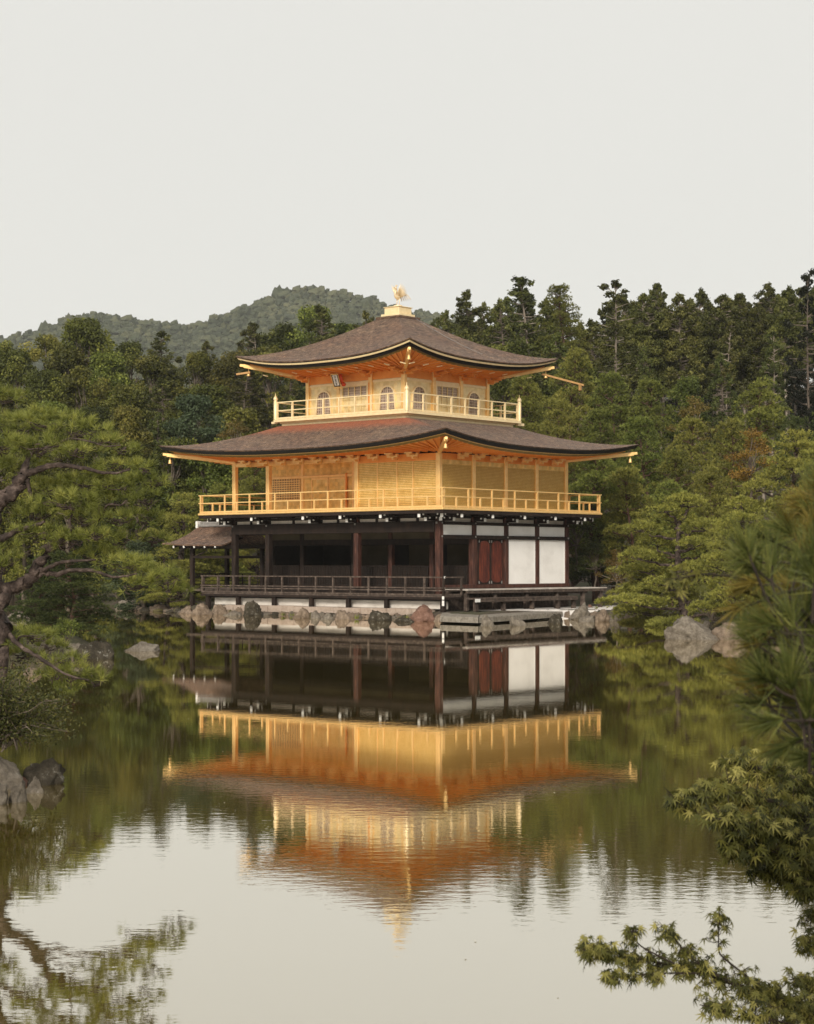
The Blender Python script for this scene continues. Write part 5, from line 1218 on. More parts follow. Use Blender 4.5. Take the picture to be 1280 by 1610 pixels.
plant('cyf0', 575, 488, 155, width=80, label='flat-topped conifer just left of the roof peak')
plant('blue', 305, 622, 105, width=118, label='round bluish-green tree above the left tip of the lower roof')
plant('brd0', 200, 640, 104, width=90, label='bright green leafy tree right of the top of the near left pine')
plant('smt1', 372, 665, 98, width=70, label='brownish open small tree touching the lower roof on the left')
# right wood
RT = [(660, 495), (735, 458), (775, 468), (825, 435), (885, 455), (920, 498), (965, 445), (1010, 462), (1040, 448), (1090, 464), (1130, 466), (1205, 448), (1240, 440), (1275, 425), (1500, 430)]
for px, py, Y, key, w, lb in (
    (735, 453, 136, 'cyf0', 100, 'rounded dark conifer on the skyline right of the roof peak'),
    (825, 432, 134, 'thin', 130, 'tall airy conifer with sky showing through its crown, right of the roof peak'),
    (790, 470, 132, 'cyf2', 95, 'dark full conifer just left of the tall airy conifer'),
    (884, 450, 133, 'pin1', 90, 'skyline pine with flat sprays leaning right over the gap in the wood'),
    (930, 500, 140, 'cyf1', 80, 'lower dark conifer filling the gap in the right skyline'),
    (966, 440, 124, 'thin', 105, 'tall conifer with a pale bare trunk standing proud of the right wood'),
    (1010, 462, 136, 'cyp0', 80, 'dark cypress immediately right of the pale bare trunk'),
    (1037, 446, 138, 'cyp1', 62, 'pointed cypress in the right skyline, left of the low stretch'),
    (1072, 462, 136, 'cyp2', 84, 'blunt-topped cypress left of the middle of the right wood'),
    (1100, 456, 139, 'cyp3', 66, 'spiky-topped cypress in the middle of the right wood'),
    (1133, 464, 136, 'cyp0', 84, 'broad cypress right of the spiky-topped one'),
    (1168, 462, 138, 'cyp1', 76, 'dark cypress left of the tallest spike near the right edge'),
    (1204, 446, 137, 'cyp2', 74, 'cypress with the tallest spike near the right edge'),
    (1238, 452, 134, 'cyp3', 76, 'dark cypress next to the big shaggy tree on the right edge'),
    (1274, 424, 104, 'cyd0', 105, 'very dark shaggy conifer cut by the right edge of the photo'),
    (1147, 500, 128, 'thin', 60, 'slender conifer with a long pale bare stem at the front of the right wood'),
    (1216, 520, 126, 'thin', 50, 'very slim bare-stemmed conifer near the right edge')):
    plant(key, px, py, Y, width=w, label=lb)
for row, (Y, dy, step) in enumerate(((146, 10, 50), (156, 14, 44), (168, 22, 40), (186, 30, 34), (205, 42, 34))):
    px = 672 + rs.uniform(0, 30)
    while px < 1420:
        py = skyline(px, RT) + dy + rs.uniform(-6, 14)
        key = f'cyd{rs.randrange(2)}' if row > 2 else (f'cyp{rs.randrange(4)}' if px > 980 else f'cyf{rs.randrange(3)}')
        plant(key, px, py, Y, desc=('right', row), width=rs.uniform(66, 92)); px += step * rs.uniform(.75, 1.25)
# mid-slope behind the roofs on the right
for px, py, Y, key, w, lb in (
    (735, 520, 122, 'cyf2', 110, 'dark conifer behind the right slope of the top roof'), (800, 535, 120, 'brd1', 120, 'dark leafy tree above the right half of the top roof'),
    (870, 520, 121, 'cyf0', 110, 'full dark conifer above the right tip of the top roof'), (910, 560, 116, 'brd3', 90, 'dark tree right behind the round-topped pine'),
    (1135, 556, 112, 'cyf2', 78, 'olive cone-shaped young conifer standing before the dark right wood'), (1014, 543, 112, 'cyf0', 56, 'small olive conifer with a visible stem, before the pale trunk'),
    (1080, 590, 108, 'brd4', 70, 'rounded brown-green bush on the slope between the two young conifers'),
    (900, 556, 104, 'pin0', 120, 'round-topped bright pine by the right tip of the top roof'),
    (965, 592, 101, 'pin2', 120, 'pine with a domed crown below the pale bare trunk'),
    (820, 598, 98, 'pin3', 120, 'pine behind the right end of the top balcony'),
    (880, 640, 95, 'pin0', 120, 'pine just above the lower roof, right of the top balcony'),
    (1020, 600, 100, 'pin1', 130, 'loose red pine with a bare reddish trunk, halfway up the slope'),
    (945, 650, 92, 'pin2', 120, 'pine right of the top balcony, above the roof tip'),
    (1090, 628, 98, 'smt1', 80, 'rust-tipped bushy tree on the slope'),
    (1190, 608, 98, 'pin3', 150, 'spreading pine near the right, before the dark stems'),
    (1010, 662, 88, 'pin2', 130, 'broad green pine right of the lower roof tip'),
    (1085, 660, 90, 'pin1', 130, 'pine with open twigs in the middle of the right slope'),
    (1255, 660, 88, 'pdk', 110, 'dark pine at the right edge, under the shaggy conifer'),
    (1150, 668, 86, 'pin0', 120, 'pine left of the yellowing maple'),
    (935, 712, 87, 'pin3', 130, 'mid-green pine filling the space right of the gold balcony'),
    (990, 738, 84, 'pin1', 135, 'rounded green pine behind the layered garden pine'),
    (1060, 715, 82, 'pin2', 120, 'grey-green pine above the layered garden pine'),
    (1060, 765, 80, 'pin0', 130, 'rounded pine close behind the layered garden pine'),
    (930, 790, 90, 'pdk1', 90, 'dark pine behind the shrubs right of the white panels'),
    (1120, 740, 76, 'pin3', 110, 'olive pine behind the bright right-hand garden pine'),
    (1320, 600, 90, 'pin2', 130, 'pine beyond the right edge'),
    (860, 700, 100, 'pdk1', 130, 'dark pine hidden behind the pavilion, seen under the roof tip')):
    plant(key, px, py, Y, width=w, label=lb)
# nearer garden trees, right bank
for px, py, Y, key, w, lb in (
    (1182, 678, 72, 'aut', 90, 'young maple turning yellow and orange among the pines on the right'),
    (1078, 786, 67, 'gar0', 235, 'layered garden pine with flat cloud-like pads, right of the pavilion'),
    (1240, 690, 60, 'gar1', 200, 'bright yellow-green garden pine at the right edge'),
    (1165, 790, 58, 'gar0', 170, 'low spreading garden pine above the two shore boulders'),
    (1310, 700, 55, 'gar1', 200, 'garden pine mostly outside the right edge'),
    (1032, 868, 69, 'gar1', 150, 'low pine spreading over the bank right of the shore rocks'),
    (905, 806, 85, 'smt0', 70, 'green-brown small tree right next to the white panels'),
    (935, 850, 83, 'smt0', 60, 'shrubby tree behind the end of the east platform'),
    (968, 868, 80, 'smt1', 62, 'small clipped tree with rust-coloured top, right of the platform'),
    (1005, 905, 74, 'shr0', 60, 'low shrub above the shore rocks'),
    (1120, 930, 62, 'shr0', 70, 'low shrub above the big shore boulder'),
    (1180, 920, 58, 'shr1', 80, 'dark shrub above the wide brown boulder'),
    (1250, 900, 52, 'shr0', 110, 'shrub behind the blurred needles at the right edge')):
    plant(key, px, py, Y, width=w, label=lb)
# undergrowth along the foot of the slope
us = 0
for px, py, Y, key, w in ((905, 880, 93, 'shr1', 60), (960, 872, 95, 'shr0', 70), (1010, 868, 97, 'shr1', 70), (1060, 866, 96, 'shr1', 80), (1110, 862, 94, 'shr0', 80), (1160, 860, 92, 'shr1', 80), (1220, 850, 90, 'shr1', 90), (1280, 845, 88, 'shr1', 90), (930, 840, 98, 'shr1', 80), (985, 832, 100, 'shr1', 90), (1040, 828, 100, 'shr1', 90), (1100, 822, 100, 'shr1', 90)):
    plant(key, px, py, Y, width=w, label='dark bush in the undergrowth behind the garden pines right of the pavilion', group='undergrowth bushes right of the pavilion')
for px, py, Y, key, w in ((200, 890, 101, 'shr1', 80), (250, 882, 100, 'shr1', 80), (300, 880, 100, 'shr0', 80), (350, 880, 101, 'shr1', 80), (430, 878, 102, 'shr1', 80)):
    plant(key, px, py, Y, width=w, label='dark bush in the undergrowth behind the fishing porch', group='undergrowth bushes behind the fishing porch')
# left bank, beside and behind the fishing porch
for px, py, Y, key, w, lb in (
    (330, 700, 99, 'brd1', 110, 'leafy tree behind the left railing of the gold balcony'),
    (395, 720, 96, 'pin1', 110, 'pine seen between the gold columns at the left end'),
    (460, 700, 100, 'brd3', 100, 'tree hidden behind the left part of the pavilion'),
    (270, 690, 100, 'brd2', 110, 'dark leafy tree under the left tip of the lower roof'),
    (220, 730, 98, 'brd0', 110, 'dark leafy tree left of the lower roof tip, behind the near pine'),
    (340, 770, 94, 'pin0', 120, 'pine with flat pads behind the fishing porch roof'),
    (282, 785, 91, 'gar1', 150, 'garden pine with level pads left of the fishing porch'),
    (400, 830, 95, 'gar0', 130, 'low pine seen through the open west end of the ground floor'),
    (345, 862, 93, 'gar1', 110, 'low pine seen between the posts of the fishing porch'),
    (180, 700, 106, 'pdk1', 120, 'dark pine behind the crown of the near left pine'),
    (110, 660, 108, 'brd4', 110, 'leafy tree behind the top of the near left pine'),
    (40, 640, 110, 'brd3', 120, 'leafy tree at the left edge behind the near pine'),
    (60, 760, 118, 'pdk', 140, 'dark pine on the far shore behind the near pine limbs'),
    (150, 800, 108, 'pdk1', 130, 'dark pine on the far shore, left of the bushy bank pine'),
    (-60, 700, 124, 'pdk', 140, 'dark pine beyond the left edge'),
    (0, 800, 135, 'shr1', 120, 'dark bush on the far shore at the left edge'),
    (100, 850, 118, 'shr1', 120, 'dark bush on the far shore behind the fork of the near pine')):
    plant(key, px, py, Y, width=w, label=lb)
plant('shr1', 150, 895, 99, width=70, label='dark bush on the far bank behind the islet pine')
plant('shr1', 186, 905, 95, width=60, label='dark bush behind the upright rock on the far bank')
plant('shr0', 120, 890, 104, width=80, label='pale green bush on the far bank between the near pine limbs')
plant('blue', 225, 850, 86, width=105, label='soft bushy green shrub-tree overhanging the far left bank')
plant('gar0', 262, 868, 85, width=100, label='bushy bright pine hanging over the bank, left of the fishing porch')
plant('shr0', 300, 925, 83.6, width=34, label='small green shrub at the foot of the fishing porch')
plant('pdk', 110, 872, 47, width=150, label='dense dark blue-green pine on the left islet, behind the near pine')
plant('pdk1', 60, 884, 48, width=110, label='second dark pine on the left islet, nearer the left edge')
plant('shr1', 105, 972, 43.5, width=60, label='dark leafy shrub behind the islet boulders')
plant('shr0', 20, 984, 42.5, width=70, label='shrub on the islet at the left edge, by the pale tall rock')
plant('shr0', 150, 990, 43.6, width=34, label='low spreading plant on top of the dark islet boulder', zb=.75)

for px, py, Y, key, w, lb in ((-130, 1085, 19.4, 'shr0', 150, 'leafy shrub on the near islet beyond the left edge'), (-330, 1060, 20.2, 'shr1', 190, 'dark bush on the near islet far beyond the left edge'), (-260, 1120, 18.2, 'shr0', 120, 'low shrub at the front of the near islet beyond the left edge'),
    (-60, 960, 46, 'shr0', 90, 'shrub on the second islet beyond the left edge'), (-190, 952, 47, 'shr1', 110, 'dark bush on the second islet beyond the left edge')):
    plant(key, px, py, Y, width=w, label=lb)
# the near left pine: trunk and limbs follow its real silhouette, tufted pads on every limb
YP = 20.5
def P3(px, py, dy=0.0): return at(px, py, YP + dy)
np_root = tag(empty('pine_tree', (0, 0, 0)), 'near pine leaning in from the left edge, crooked dark limbs and bright needle pads', 'pine tree')
rngp = np.random.default_rng(8)
tb = MB(); limbs = MB()
def limb(mb, pts, r0, r1, dy0=0, dy1=0, n=9):
    P = np.array([P3(x, y, dy0 + (dy1 - dy0) * i / (len(pts) - 1)) for i, (x, y) in enumerate(pts)])
    t = np.linspace(0, len(P) - 1, len(P) * 4); Q = np.stack([np.interp(t, range(len(P)), P[:, k]) for k in range(3)], 1)
    Q[1:-1] = (Q[:-2] + Q[1:-1] * 2 + Q[2:]) / 4; Q[1:-1] += rngp.normal(0, r1 * .35, (len(Q) - 2, 3))
    mb.tube(Q, np.interp(np.linspace(0, 1, len(Q)), [0, 1], [r0, r1]) * rngp.uniform(.88, 1.12, len(Q)), n); return Q
limb(tb, [(-28, 1215), (-14, 1120), (-5, 1030), (-2, 960), (-6, 930)], .17, .12, n=12)
limb(tb, [(-6, 935), (-22, 880), (-26, 840), (-8, 800), (15, 780), (32, 762), (37, 745)], .12, .055, n=12)
L_ = [limb(tb, [(-4, 945), (14, 928), (45, 915), (56, 897), (64, 877), (84, 857), (98, 850)], .085, .052),
      limb(tb, [(96, 862), (101, 842), (112, 832), (126, 829), (142, 824)], .04, .018, 0, .2),
      limb(tb, [(111, 833), (109, 818), (114, 808)], .02, .008),
      limb(tb, [(60, 900), (78, 892), (94, 884), (120, 882), (150, 880)], .03, .01, 0, -.3),
      limb(tb, [(88, 905), (110, 896), (150, 897), (174, 907), (192, 907), (215, 902)], .028, .008, 0, -.3),
      limb(tb, [(58, 905), (70, 900), (90, 903)], .035, .028),
      limb(tb, [(37, 746), (40, 730), (46, 716), (45, 700)], .045, .015, 0, .3),
      limb(tb, [(37, 746), (58, 740), (80, 731), (106, 732), (132, 736), (160, 743), (182, 744), (205, 738)], .042, .008, 0, -.3),
      limb(tb, [(-20, 850), (8, 846), (27, 833), (55, 827), (70, 820)], .05, .014, 0, -.2),
      limb(tb, [(-10, 800), (0, 775), (18, 765), (28, 763)], .03, .02, 0, .1),
      limb(tb, [(43, 752), (46, 770), (50, 782)], .03, .015),
      limb(tb, [(45, 715), (80, 700), (112, 688), (140, 694), (166, 702), (190, 700)], .018, .005, .2, -.3),
      limb(tb, [(98, 700), (60, 705), (30, 712)], .014, .006, 0, .2),
      limb(tb, [(142, 824), (160, 815), (168, 792), (190, 795), (198, 790), (222, 796)], .018, .004, .2, -.2),
      limb(tb, [(160, 815), (155, 800), (156, 790)], .012, .004),
      limb(tb, [(190, 795), (200, 786), (200, 795)], .01, .004),
      limb(tb, [(-4, 975), (10, 992), (26, 1012), (50, 1027), (80, 1046), (105, 1062), (140, 1070)], .038, .008, 0, -.4),
      limb(tb, [(26, 1012), (30, 1000), (60, 1000)], .015, .005, 0, -.3)]
tb.build('trunk', M['bark_pine'], np_root, True)
pads = [  # px, py, rx, rz (px) and depth offset
 (20, 668, 60, 13, .4), (75, 664, 62, 14, 0), (128, 678, 48, 12, -.2), (0, 700, 55, 13, -.3), (60, 702, 52, 12, -.5), (100, 716, 40, 9, .3), (165, 694, 32, 7, -.3), (196, 702, 22, 5, -.3), (30, 728, 40, 9, .5),
 (125, 706, 26, 6, -.6), (-20, 735, 40, 12, 0),
 (85, 768, 58, 13, .3), (140, 760, 60, 13, 0), (200, 764, 48, 12, -.3), (242, 756, 28, 9, -.3), (190, 730, 40, 7, -.2), (228, 733, 22, 6, -.3), (110, 790, 55, 12, -.5), (170, 786, 52, 12, .4), (232, 784, 34, 9, -.4),
 (60, 806, 42, 10, 0), (130, 812, 48, 10, .5), (185, 814, 44, 9, -.3), (60, 838, 40, 10, -.4), (20, 800, 30, 9, .5), (110, 850, 42, 11, -.4), (225, 812, 30, 7, .2), (185, 846, 40, 9, .2), (150, 838, 34, 8, -.5), (240, 845, 26, 7, .3),
 (160, 872, 44, 10, 0), (200, 888, 46, 11, -.3), (235, 900, 42, 11, .2), (262, 912, 36, 11, -.2), (276, 928, 26, 8, 0), (215, 920, 30, 9, -.4),
 (-10, 862, 36, 10, -.5), (0, 890, 30, 10, -.6), (12, 878, 22, 8, -.6),
 (50, 998, 44, 9, -.3), (70, 1014, 36, 8, .2), (30, 1030, 30, 8, 0), (100, 1036, 32, 8, -.3), (115, 1056, 40, 9, -.3), (150, 1066, 28, 7, -.2), (85, 1058, 26, 7, .2), (-10, 1010, 34, 9, .2),
 (-60, 650, 60, 14, 0), (-80, 720, 60, 14, .2), (-70, 790, 60, 14, -.3), (-80, 860, 55, 12, .2), (-70, 590, 60, 14, 0), (-10, 625, 60, 13, .6)]
cb = MB(); tw = MB()
for (x, y, rx, rz_, dy) in pads:
    c = P3(x, y + 5, dy + .35); rxm = rx * YP / FPX; rzm = rz_ * 1.25 * YP / FPX
    pad(cb, tw, c, rxm, rxm * .95, rzm, rngp, sp=.092, L=.115, nb=36, w=.0058, spread=.8, both=.28)
    tip = c - [0, 0, rzm * .3]
    for _ in range(12):
        a = rngp.uniform(0, 6.28); k = rngp.uniform(.3, .9)
        e_ = tip + [math.cos(a) * rxm * k, math.sin(a) * rxm * .95 * k, rzm * .6]
        tw.tube(wob(tip + rngp.normal(0, .03, 3), e_, 5, .015, rngp, -.01), [.008, .006, .005, .004, .002], 4, caps=False)
cb.build('needles', M['needle_near'], np_root); tw.build('twigs', M['bark_pine'], np_root)

# leafy shrub on the rocks below it
sh_ = tag(empty('shrub', (0, 0, 0)), 'thin dark-leaved shrub on the rocks at the left edge, under the near pine', 'shrub')
lb_, sb_ = MB(), MB(); rsx = np.random.default_rng(12)
base = at(-10, 1175, 18.6)
for i in range(80):
    tx_, ty_ = rsx.uniform(-40, 112), rsx.uniform(1040, 1160)
    if tx_ > 60 and ty_ < 1090: continue
    tip = at(tx_, ty_, 18.6 + rsx.uniform(-.7, .7)); P = wob(base + rsx.normal(0, .12, 3) * [1, 1, .2], tip, 7, .03, rsx, .12)
    sb_.tube(P, np.linspace(.009, .002, 7), 4, caps=False)
    for q in P[2:]:
        n_ = 26; C = q + rsx.normal(0, .055, (n_, 3)); leaves(lb_, C, .040, rsx, .8, aspect=.5)
        
sb_.build('branches', M['bark'], sh_); lb_.build('leaves', M['leaf_shrub'], sh_)
# bank shrubs' small hanging vine in front of the dark islet pine is left to the foliage there

# ------------------------------------------------------------------ foreground maple (right), leaves of five to seven lobes
def maple_leaf(mb, c, dirv, nrm, size, rng, var):
    d = unit(dirv); nrm = unit(nrm - d * (nrm @ d)); sd = np.cross(nrm, d)
    lob = [(-2.15, .38), (-1.35, .72), (-.62, .92), (0, 1.05), (.62, .92), (1.35, .72), (2.15, .38)]
    pts = [c]; k = []
    for i, (a, l) in enumerate(lob):
        a0 = (lob[i - 1][0] + a) / 2 if i else a - .35; a1 = (lob[i + 1][0] + a) / 2 if i < 6 else a + .35
        droop = -.28 * l * l
        tip = c + (d * math.cos(a) + sd * math.sin(a)) * l * size + nrm * droop * size
        m0 = c + (d * math.cos(a - .15) + sd * math.sin(a - .15)) * l * .48 * size + nrm * (droop * .3 + .02) * size
        m1 = c + (d * math.cos(a + .16) + sd * math.sin(a + .16)) * l * .5 * size + nrm * (droop * .3 + .02) * size
        v0 = c + (d * math.cos(a0) + sd * math.sin(a0)) * .24 * size; v1 = c + (d * math.cos(a1) + sd * math.sin(a1)) * .24 * size
        b0 = len(pts); pts += [v0, m0, tip, m1, v1]; k += [(0, b0, b0 + 1), (0, b0 + 1, b0 + 3), (b0 + 1, b0 + 2, b0 + 3), (0, b0 + 3, b0 + 4)]
    mb.add(pts, k, var)
mroot = tag(empty('maple_tree', (0, 0, 0)), 'green maple reaching in from the lower right, sharp-lobed leaves over the water', 'maple')
rm = np.random.default_rng(44); ml, mbk = MB(), MB()
YMP = 7.3
def mbranch(pts, Y0_, Y1_, r0, r1, nleaf, spread, dens=1.0, lsize=.043, side=7):
    P = np.array([at(x, y, Y0_ + (Y1_ - Y0_) * i / (len(pts) - 1)) for i, (x, y) in enumerate(pts)])
    t = np.linspace(0, len(P) - 1, len(P) * 5); Q = np.stack([np.interp(t, range(len(P)), P[:, k]) for k in range(3)], 1); Q[1:-1] = (Q[:-2] + Q[2:] + 2 * Q[1:-1]) / 4
    mbk.tube(Q, np.linspace(r0, r1, len(Q)), 6)
    for j in range(int(nleaf * 1.3)):
        i = int(rm.uniform(.12, 1) ** .8 * (len(Q) - 2)); q = Q[i]; T = unit(Q[i + 1] - Q[i] + 1e-6)
        out = unit(rm.normal(0, 1, 3) * [1, 1, .7] + T * .5); tip = q + out * spread * rm.uniform(.15, 1) * (1.15 - .6 * i / len(Q))
        tw_ = wob(q, tip, 4, .006, rm, -.01); mbk.tube(tw_, [.0022, .0018, .0014, .001], 4, caps=False)
        for _ in range(rm.integers(2, 5)):
            f = rm.uniform(.5, 1.0); c = tw_[0] * (1 - f) + tw_[-1] * f + rm.normal(0, .012, 3)
            hd = rm.uniform(0, 6.28); dv = np.array([math.cos(hd) * .8, math.sin(hd) * .8 - .25, -rm.uniform(.25, 1.0)])
            nn = np.array([rm.normal(0, .35), rm.normal(0, .35) - .35, .9])
            mbk.tube([tw_[-1] * f + tw_[0] * (1 - f), c], [.0008, .0006], 4, caps=False)
            maple_leaf(ml, c, dv, nn, lsize * rm.uniform(.75, 1.2), rm, rm.uniform(0, 1) ** 1.3)
trunk = [(1500, 1760), (1420, 1620), (1375, 1500), (1345, 1400), (1330, 1320)]
mbranch(trunk, 7.6, 7.5, .05, .028, 40, .30)
up = dict(spread=.20)
mbranch([(1335, 1345), (1290, 1300), (1220, 1262), (1150, 1240), (1095, 1245), (1072, 1262)], 7.5, 7.1, .016, .002, 120, .15)
mbranch([(1335, 1320), (1290, 1250), (1230, 1212), (1175, 1205), (1140, 1195)], 7.6, 7.4, .014, .002, 85, .15)
mbranch([(1345, 1380), (1290, 1330), (1230, 1305), (1165, 1290), (1110, 1285)], 7.4, 7.0, .014, .002, 130, .15)
mbranch([(1350, 1400), (1300, 1370), (1240, 1345), (1180, 1330), (1135, 1325)], 7.3, 7.1, .012, .002, 120, .14)
mbranch([(1350, 1410), (1310, 1390), (1265, 1375), (1220, 1370), (1190, 1362)], 7.5, 7.3, .010, .002, 95, .13)
mbranch([(1340, 1330), (1310, 1240), (1280, 1215), (1240, 1205)], 7.8, 7.9, .012, .002, 90, .17)
mbranch([(1350, 1420), (1320, 1400), (1285, 1395), (1255, 1400)], 7.3, 7.2, .008, .002, 60, .10)
mbranch([(1345, 1400), (1310, 1320), (1270, 1280), (1230, 1270)], 7.7, 7.7, .012, .002, 100, .18)
mbranch([(1345, 1330), (1310, 1240), (1285, 1190), (1262, 1168)], 7.6, 7.5, .010, .002, 60, .14)
mbranch([(1350, 1300), (1325, 1220), (1300, 1180), (1290, 1150)], 7.8, 7.8, .010, .002, 50, .16)
mbranch([(1060, 1255), (1052, 1245), (1044, 1238)], 7.1, 7.0, .002, .001, 1, .03)
mbranch([(1380, 1500), (1320, 1460), (1290, 1440), (1262, 1440)], 7.4, 7.2, .008, .002, 26, .10)
# lower sprays
mbranch([(1410, 1640), (1300, 1590), (1200, 1565), (1110, 1530), (1020, 1510), (950, 1496), (905, 1490)], 7.0, 6.5, .014, .0012, 125, .10, lsize=.034)
mbranch([(1240, 1580), (1180, 1540), (1130, 1500), (1130, 1460), (1132, 1425)], 6.9, 6.8, .006, .0008, 18, .06, lsize=.034)
mbranch([(1130, 1535), (1085, 1505), (1055, 1470), (1035, 1448)], 6.7, 6.6, .005, .0008, 24, .055, lsize=.034)
mbranch([(1110, 1530), (1040, 1530), (980, 1535), (938, 1540)], 6.7, 6.5, .004, .0008, 21, .06, lsize=.034)
mbranch([(1060, 1515), (1010, 1490), (985, 1465), (1005, 1462)], 6.6, 6.5, .004, .0008, 12, .05, lsize=.034)
mbranch([(1410, 1650), (1320, 1600), (1230, 1570), (1150, 1550)], 6.9, 6.8, .010, .002, 91, .13, lsize=.034)
mbranch([(1420, 1660), (1330, 1640), (1240, 1610), (1160, 1590), (1100, 1580)], 6.8, 6.6, .010, .002, 99, .11, lsize=.034)
mbranch([(1420, 1660), (1330, 1620), (1260, 1590), (1210, 1575)], 7.2, 7.2, .010, .002, 91, .15, lsize=.034)
mbranch([(1420, 1680), (1330, 1660), (1250, 1650), (1150, 1640)], 6.9, 6.7, .010, .002, 91, .14, lsize=.034)
mbranch([(1415, 1600), (1340, 1520), (1290, 1490), (1262, 1478)], 7.2, 7.1, .008, .002, 58, .10, lsize=.034)
mbranch([(1415, 1620), (1340, 1570), (1290, 1545), (1240, 1540)], 7.1, 7.0, .008, .002, 74, .13, lsize=.034)
# high twig with the big soft leaves before the shore boulders
mbranch([(1330, 960), (1230, 930), (1160, 908), (1110, 902), (1070, 908), (1040, 912)], 4.7, 4.4, .004, .001, 5, .06, lsize=.032)
ml.build('leaves', M['leaf_maple'], mroot); mbk.build('branches', M['twig_dark'], mroot)
_tb = MB(); _p = at(1500, 1760, 7.6); _tb.tube([(_p[0] + .4, 6.6, hz(_p[0] + .4, 6.6) - .3), (_p[0] + .3, 7.0, (_p[2] + .6) / 2), tuple(_p)], [.08, .06, .05], 8); _tb.build('trunk', M['bark'], mroot, True)

# ------------------------------------------------------------------ foreground pine, out of focus at the right edge
froot = tag(empty('pine_tree', (0, 0, 0)), 'out-of-focus pine twigs with long needles very close at the right edge', 'pine tree')
rf_ = np.random.default_rng(61); fg, fy, fb = MB(), MB(), MB()
fan = [ # tuft px,py, depth, direction px, length, needles, yellow?
 (1195, 900, 4.0, (-.75, .65), .095, 46, 0), (1183, 888, 3.9, (-.35, 1), .10, 40, 0), (1210, 908, 4.0, (.2, 1), .09, 30, 0), (1240, 912, 4.1, (.5, .9), .09, 30, 0),
 (1232, 985, 3.9, (-1, .25), .10, 46, 0), (1250, 990, 3.9, (-.2, 1), .10, 44, 0), (1262, 975, 4.0, (.5, .9), .095, 40, 0), (1278, 890, 3.8, (.2, 1), .10, 46, 0), (1290, 930, 3.8, (-.4, .9), .09, 40, 0),
 (1180, 945, 4.1, (-.9, -.5), .07, 30, 1), (1215, 950, 4.1, (-.6, -.6), .07, 26, 1), (1262, 870, 4.1, (.2, .9), .07, 30, 1), (1285, 850, 4.1, (-.2, 1), .07, 36, 1),
 (1222, 1078, 3.8, (-.9, .6), .10, 50, 0), (1245, 1085, 3.8, (-.1, 1), .11, 50, 0), (1205, 1105, 3.9, (-1, 0), .08, 44, 0), (1232, 1130, 3.8, (-.9, -.2), .09, 46, 0), (1270, 1130, 3.8, (.1, 1), .10, 40, 0),
 (1188, 1090, 4.2, (-.8, .5), .055, 30, 1), (1200, 1010, 4.2, (-1, -.2), .06, 26, 1), (1255, 1030, 4.2, (-.5, .6), .07, 36, 1), (1290, 1010, 4.0, (-.3, .7), .09, 46, 0), (1285, 1060, 4.0, (-.5, .7), .08, 40, 0),
 (1262, 1160, 3.9, (-.8, -.4), .09, 44, 0), (1240, 1165, 4.2, (-.9, -.4), .07, 26, 1), (1290, 1150, 3.9, (-.3, .5), .09, 40, 0), (1295, 1185, 3.9, (-.9, -.2), .09, 40, 0), (1300, 960, 4.2, (-.7, .2), .09, 40, 1),
 (1295, 800, 4.2, (-.3, 1), .08, 30, 1), (1310, 780, 4.1, (-.3, 1), .09, 30, 0), (1270, 940, 4.2, (-.7, .4), .08, 36, 1), (1310, 1100, 4.1, (-.7, .3), .09, 40, 1), (1310, 1050, 3.9, (-.5, .6), .09, 40, 0),
 (1330, 880, 4.0, (-.6, .6), .10, 40, 0), (1340, 980, 4.0, (-.6, .6), .10, 40, 0), (1345, 1120, 4.0, (-.6, .6), .10, 40, 0)]
for _ in range(270):
    x = rf_.uniform(1165, 1420); y = rf_.uniform(770, 1215)
    if x < 1170 + .9 * max(0, 900 - y) or x < 1180 + (y - 1080) * 1.1: continue
    fan.append((x, y, rf_.uniform(4.4, 5.6), (rf_.uniform(-1, .2), rf_.uniform(-.1, 1)), rf_.uniform(.06, .09), 40, int(rf_.uniform() < .25)))
for (x, y, Y, (dx, dz), L, n_, yl) in fan:
    c = at(x, y, Y); A = unit(np.array([dx, rf_.normal(0, .25), dz])); tgt = fy if yl else fg
    for q in range(4):
        tufts(tgt, (c + A * .012 * q)[None], A[None], np.array([L]), n_ // 3, .0030, rf_, .62)
        tufts(tgt, (c + A * .012 * q)[None], A[None], np.array([L]), n_ // 3, .0030, rf_, .62)
    fb.tube(wob(c - A * .10 + [.02, 0, -.02], c + A * .05, 4, .004, rf_), [.0035, .003, .003, .002], 6)
main = [(1420, 1290), (1380, 1200), (1350, 1100), (1330, 1000), (1325, 900), (1330, 820), (1340, 740)]
Pm = np.array([at(x, y, 3.95) for x, y in main]); fb.tube(Pm, np.linspace(.03, .008, len(Pm)), 8)
for (x, y, Y, (dx, dz), L, n_, yl) in fan:
    c = at(x, y, Y); A = unit(np.array([dx, 0, dz])); s_ = c - A * .09 + [.02, 0, -.02]
    j = int(np.argmin([abs(p[2] - (s_[2] - .12)) for p in Pm])); fb.tube(wob(Pm[j], s_, 5, .006, rf_, -.02), [.006, .005, .004, .0035, .0035], 6)
fg.build('needles', M['needle_blur'], froot); fy.build('old_needles', M['needle_gold'], froot); fb.build('branches', M['twig_dark'], froot)
_tb = MB(); g0 = (1.9, 3.6); _tb.tube([(g0[0], g0[1], hz(*g0) - .3), (1.5, 3.8, .9), tuple(Pm[0])], [.06, .045, .03], 8); _tb.build('trunk', M['bark_pine'], froot, True)

